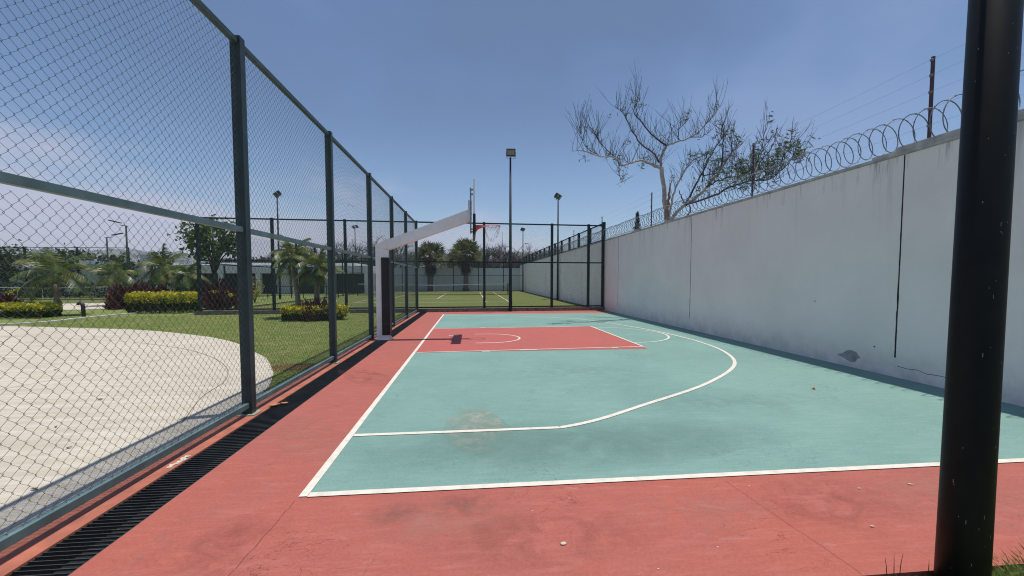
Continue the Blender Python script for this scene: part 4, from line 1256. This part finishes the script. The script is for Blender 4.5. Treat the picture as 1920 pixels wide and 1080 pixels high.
# ------------------------------------------------------------------ clubhouse
t = empty('clubhouse', (-21.5, 51, 0), 'low pale clubhouse with dark openings between white columns', 'clubhouse')
o3 = (-21.5, 51, 0)
g = MB(o3); g.box(-32.5, -11.9, 53.0, 60, 0, 2.35); g.build('back_wall', M['dark'], t)
g = MB(o3); g.box(-32.8, -11.6, 49.8, 60.2, 2.36, 3.25); g.box(-32.5, -14, 52, 60, 3.25, 3.62); g.build('roof', M['white_wall'], t)
cm = MB((0, 0, 0)); cm.box(-.25, .25, -.25, .25, 0, 2.36)
c0 = cm.build('column', M['white_wall'], t, (-32.2+21.5, 50.1-51, 0))
for x in (-28.2, -24.2, -20.2, -16.2, -12.2):
    c = c0.copy(); COL.objects.link(c); c.location = (x+21.5, -.9, 0)
g = MB(o3); g.box(-12.6, -11.9, 50.4, 53.0, 0, 2.36); g.box(-17.4, -16.5, 51.2, 52.9, 0, 2.36); g.box(-22.8, -21.4, 51.4, 52.9, 0, 2.36); g.build('partition', M['white_wall'], t)
g = MB(o3); 
for x in (-26.8, -23.6, -19.0, -18.2): g.box(x, x+.7, 52.9, 52.98, 1.0, 2.1)
g.build('window', M['white_wall'], t)
# ivy clad band over the roof edge: strip of hedge on the roof behind
g = MB((-22, 63, 0)); 
t = empty('boundary_hedge', (-24, 63.5, 0), 'olive green hedge band showing above the clubhouse roof', 'hedge')
P = box_points(5200, 11.5, .8, .2, 4.35, .3); link('foliage', leaves_mesh('foliage', P, .34, .22, M['leaf_dark'], up=.3), t)
g = MB()
for k in range(12): g.tube([(-11+2*k, 0, -.1), (-11+2*k+.1, 0, 3.5)], [.08, .04], 5)
g.build('stems', M['twig'], t)

# garden railing of the next court (low green frame)
t = empty('garden_railing', (-14.9, 38.5, 0), 'low green railing on the grass in front of the clubhouse', 'railing')
g = MB()
for k in range(7): g.box(-3+k-.03, -3+k+.03, -.03, .03, 0, 1.05)
for z in (.25, 1.0): g.box(-3, 3, -.02, .02, z, z+.05)
g.build('rails', M['frame_far'], t)

# path bollards
bo = empty('path_bollard', (-17.3, 20.3, 0), 'small black hooked bollard light on the lawn beside the long hedge end', 'bollard', 'black bollard lights along the path')
g = MB(); g.tube([(0, 0, -.02), (0, 0, .42), (-.03, 0, .55), (-.12, 0, .60), (-.2, 0, .56)], [.075, .075, .075, .07, .065], 10); g.build('post', M['lamp_body'], bo)
g = MB(); g.lathe([(.05, -.012), (.05, .012)], 10); l = g.build('lens', M['lens'], bo, (-.22, 0, .535)); l.rotation_euler = (0, R(35), 0)
c = copy_tree(bo); c.location = (-21.0, 23.4, 0); c['label'] = 'small black hooked bollard light at the end of the leftmost hedge'

# town on the hillside
hm = MB(); hm.box(-.5, .5, -.5, .5, 0, 1); hm.box(-.3, .1, -.3, .3, 1, 1.25); h0 = hm.build('house', M['house']); hme = h0.data; bpy.data.objects.remove(h0)
rh = random.Random(9)
hn = 0
for k in range(280):
    y = rh.uniform(380, 930); x = -y*rh.uniform(.50, 1.22)
    if x < -1850: continue
    o = link('hill_house', hme, None, (x, y, hill_z(x, y)-1))
    o.scale = (rh.uniform(7, 20), rh.uniform(6, 12), rh.uniform(4, 8.5)); o.rotation_euler = (0, 0, rh.uniform(-.5, .5))
    tag(o, 'tiny pale flat-roofed house among trees on the distant hillside', 'house', 'houses on the distant hillside')
# woods on the hillside: nobody could count the crowns
n = 1700
yy = rng.uniform(350, 960, n); xx = -yy*rng.uniform(-.25, 1.28, n)
keep = (xx > -1850) & (xx < 500)
xx, yy = xx[keep], yy[keep]
C0 = np.array([(x, y, hill_z(x, y)+2.0) for x, y in zip(xx, yy)])
Cc = np.repeat(C0, 26, 0)+rng.normal(size=(len(C0)*26, 3))*np.array([3.0, 3.0, 1.8])
tag(link('hillside_woods', leaves_mesh('hillside_woods', Cc, 3.0, 2.2, M['leaf_dark'])), 'woods covering the distant hillside in dark clumps', 'woods', None, 'stuff')
n = 700
yy = rng.uniform(75, 330, n); xx = -yy*rng.uniform(.25, 1.3, n)
C0 = np.stack([xx, yy, rng.uniform(.1, 1.2, n)], 1)
Cc = np.repeat(C0, 90, 0)+rng.normal(size=(n*90, 3))*np.array([2.0, 2.0, 1.4])
tag(link('valley_woods', leaves_mesh('valley_woods', Cc, .9, .6, M['leaf_dark'])), 'mass of dark trees between the garden wall and the hillside', 'woods', None, 'stuff')

# white flat roof seen through the trees
t = empty('shed', (-39, 51.5, 0), 'low shed with bright white roof behind the pale garden wall', 'shed')
g = MB(); g.box(-3.4, 3.4, -1.6, 1.6, 0, 3.3); g.build('walls', M['white_wall'], t)
g = MB(); g.prism([(-3.8, 3.3), (3.8, 3.3), (3.8, 3.42), (-3.8, 3.75)], 'y', -2, 2); g.build('roof', M['white_metal'], t)

# ------------------------------------------------------------------ grass blades
from mathutils import Vector as _V
def in_path(x, y):
    inside = np.zeros(len(x), bool); j = len(PATH)-1
    for i in range(len(PATH)):
        xi, yi = PATH[i]; xj, yj = PATH[j]
        with np.errstate(divide='ignore', invalid='ignore'):
            c = ((yi > y) != (yj > y)) & (x < (xj-xi)*(y-yi)/(yj-yi+1e-12)+xi)
        inside ^= c; j = i
    return inside
def blades(x, y, h, w, z0=-.012, flat=1.0):
    n = len(x); a = rng.uniform(0, 6.28, n); b = rng.uniform(0, 6.28, n); ln = rng.uniform(.6, 2.4, n)*h*flat
    bx, by = np.cos(a)*w, np.sin(a)*w
    V = np.empty((n, 4, 3))
    V[:, 0] = np.stack([x-bx, y-by, np.full(n, z0)], 1); V[:, 1] = np.stack([x+bx, y+by, np.full(n, z0)], 1)
    V[:, 2] = np.stack([x+bx*.7+np.cos(b)*ln*.4, y+by*.7+np.sin(b)*ln*.4, z0+h*.6], 1)
    V[:, 3] = np.stack([x+np.cos(b)*ln, y+np.sin(b)*ln, z0+h], 1)
    i = np.arange(n)*4
    return V.reshape(-1, 3), np.concatenate([np.stack([i, i+1, i+2], 1), np.stack([i, i+2, i+3], 1)])
n = 190000
y = 5.9+15*rng.random(n)**1.5; x = -2.97-(.1+y*.78)*rng.random(n)
bare = np.exp(-(((x+3.45)/.38)**2+((y-8.1)/.30)**2))+.7*np.exp(-(((x+4.2)/.7)**2+((y-10.6)/.25)**2))
keep = (~in_path(x, y)) & (y < 20.9+.05*(x+2)) & (rng.random(n) > bare*.85)
x, y = x[keep], y[keep]
h = (.016+.016*rng.random(len(x)))*(1+y*.02); wd = .0026+.0003*y
V, F = blades(x, y, h, wd)
tag(link('grass', fast_mesh('grass', V, F, M['grass'])), 'mown green grass blades on the lawn beyond the fence', 'grass', None, 'stuff')
# worn straw-coloured spot
n = 2600; a = rng.uniform(0, 6.28, n); q = rng.random(n)**.5
x = -3.45+.42*q*np.cos(a); y = 8.1+.34*q*np.sin(a)
k = ~in_path(x, y); x, y = x[k], y[k]
V, F = blades(x, y, .02+.02*rng.random(len(x)), np.full(len(x), .004))
tag(link('dry_grass', fast_mesh('dry_grass', V, F, leafmat('straw_blades', (.30, .17, .085), (.42, .28, .14)))), 'worn straw coloured spot in the lawn by the second fence post', 'grass', None, 'stuff')
# verge at the foot of the black pole
g = MB(); g.add([(1.9, .5, -.10), (8, .5, -.10), (8, 2.04, -.10), (1.9, 2.04, -.10)], [(0, 1, 2, 3)])
tag(g.build('verge', M['lawn']), kind='structure')
n = 5200
x = rng.uniform(2.0, 4.3, n); y = 2.035-.5*rng.random(n)**1.4
V, F = blades(x, y, (.055+.055*rng.random(n))*np.where(x > 2.75, 1.35, 1.0), np.full(n, .0034), -.10, .45)
tag(link('verge_grass', fast_mesh('verge_grass', V, F, M['grass'])), 'bright grass at the foot of the thick black pole', 'grass', None, 'stuff')
g = MB()
for x0, dx, h in ((2.305, -.012, .10), (2.345, .004, .11), (2.375, .03, .115), (2.56, .01, .06)):
    g.tube([(x0, 2.03, -.1), (x0+dx*.4, 2.035, h*.4), (x0+dx, 2.04, h)], [.003, .0025, .001], 4)
o = g.build('dry_stalks', M['skirt']); tag(o, 'thin dry grass stalks sticking up at the red slab edge', 'grass', None, 'stuff')

# ------------------------------------------------------------------ litter
def dry_leaf(loc, L, rz, label, mat='dry_leaf', curl=.3):
    nx_ = 9; V = []; F = []
    for i in range(nx_):
        s = i/(nx_-1); w_ = L*.30*math.sin(math.pi*min(1, s*.96+.03))**.8
        for j in (-1, 0, 1):
            V.append((L*(s-.5), j*w_+.1*L*math.sin(s*4), .004+curl*L*(s-.45)**2*2+abs(j)*w_*.35+.02*L*random.random()))
    for i in range(nx_-1):
        for j in range(2): a = i*3+j; F.append((a, a+1, a+4, a+3))
    m = MB(); m.add(V, F)
    o = m.build('dry_leaf', M[mat], None, loc); o.rotation_euler = (0, 0, rz)
    return tag(o, label, 'leaf', 'dry leaves lying about')
dry_leaf((-2.56, 5.60, .006), .14, .5, 'curled brown leaf on the drain edge beside the first fence post')
dry_leaf((-2.47, 5.68, .006), .11, -.2, 'brown leaf lying across the drain bars by the first fence post')
dry_leaf((5.12, 5.72, .006), .09, .9, 'small orange leaf alone on the green paint near the wall')
dry_leaf((3.5, 2.94, .002), .034, -.4, 'small pale leaf scrap on the red paint left of the black pole', 'chips')
dry_leaf((3.03, 2.92, .002), .022, .3, 'tiny pale scrap close to the white line left of the black pole', 'chips')
dry_leaf((2.65, 2.45, .002), .026, .1, 'pale flake on the red paint nearest the black pole', 'chips')
for k, (x, y, L, rz) in enumerate([(-5.05, 6.1, .07, .4), (-3.9, 4.35, .05, 1.2), (-4.6, 5.0, .04, 2.2), (-3.4, 3.5, .05, .2), (-7.5, 8.2, .06, 1.9)]):
    dry_leaf((x, y, .014), L, rz, 'small dark dry leaf on the pale concrete path behind the fence', 'skirt')
def pebble(loc, r, label):
    m = MB(); rr2 = random.Random(int(loc[0]*100))
    n = 9; prof = [(r*.55, 0), (r, r*.22), (r*.85, r*.5), (r*.3, r*.62)]
    V = []; 
    for rad_, z in prof:
        for k in range(n): a = k*6.283/n; q = 1+.14*math.sin(2*a+1)+rr2.uniform(-.05, .05); V.append((rad_*q*math.cos(a), rad_*q*math.sin(a)*.8, z))
    F = [(i*n+k, i*n+(k+1) % n, (i+1)*n+(k+1) % n, (i+1)*n+k) for i in range(3) for k in range(n)]+[tuple(3*n+k for k in range(n))]
    m.add(V, F, True); o = m.build('pebble', M['stone'], None, loc)
    return tag(o, label, 'pebble', 'pale pebbles on the court')
pebble((.56, 2.47, 0), .020, 'round pale pebble alone in the middle of the red foreground')
for k, (x, y, r) in enumerate([(.42, 2.86, .006), (.72, 3.0, .007), (1.05, 2.2, .006), (1.5, 2.35, .007), (-.3, 2.15, .007), (1.9, 2.6, .006), (2.2, 3.05, .007), (.6, 4.25, .007), (-.9, 4.1, .008), (.9, 2.12, .005), (3.3, 3.4, .008), (-.45, 3.75, .006)]):
    pebble((x, y, .0045 if y > 3.3 else 0), r, 'tiny pale grit speck on the court paint')

# bird
t = MB()
t.add([(-.12, 0, 0), (0, .03, .02), (.14, 0, .01), (0, -.03, .02), (0, 0, -.03), (-.02, .38, .10), (-.12, .62, .04), (.06, .34, .09), (-.02, -.38, .10), (-.12, -.62, .04), (.06, -.34, .09)],
      [(0, 1, 2), (0, 2, 3), (0, 4, 1), (1, 4, 2), (2, 4, 3), (3, 4, 0), (1, 5, 7), (5, 6, 7), (3, 10, 8), (8, 10, 9), (0, 1, 5), (0, 8, 3)])
o = t.build('bird', M['lamp_body'], None, (-10.9, 40, 8.4)); o.rotation_euler = (R(12), 0, R(70)); tag(o, 'small dark bird gliding in the sky above the fence', 'bird')

# air that lets the far hillside fade
m = bpy.data.materials.new('haze_air'); m.use_nodes = True
nt2 = m.node_tree; nt2.nodes.remove(nt2.nodes['Principled BSDF'])
pv = nt2.nodes.new('ShaderNodeVolumePrincipled'); pv.inputs['Color'].default_value = (.86, .90, .97, 1); pv.inputs['Density'].default_value = .00042
nt2.links.new(pv.outputs[0], nt2.nodes['Material Output'].inputs['Volume'])
hb = MB(); hb.box(-2200, 700, -60, 1400, -1.6, 75)
tag(hb.build('haze', m), kind='stuff')
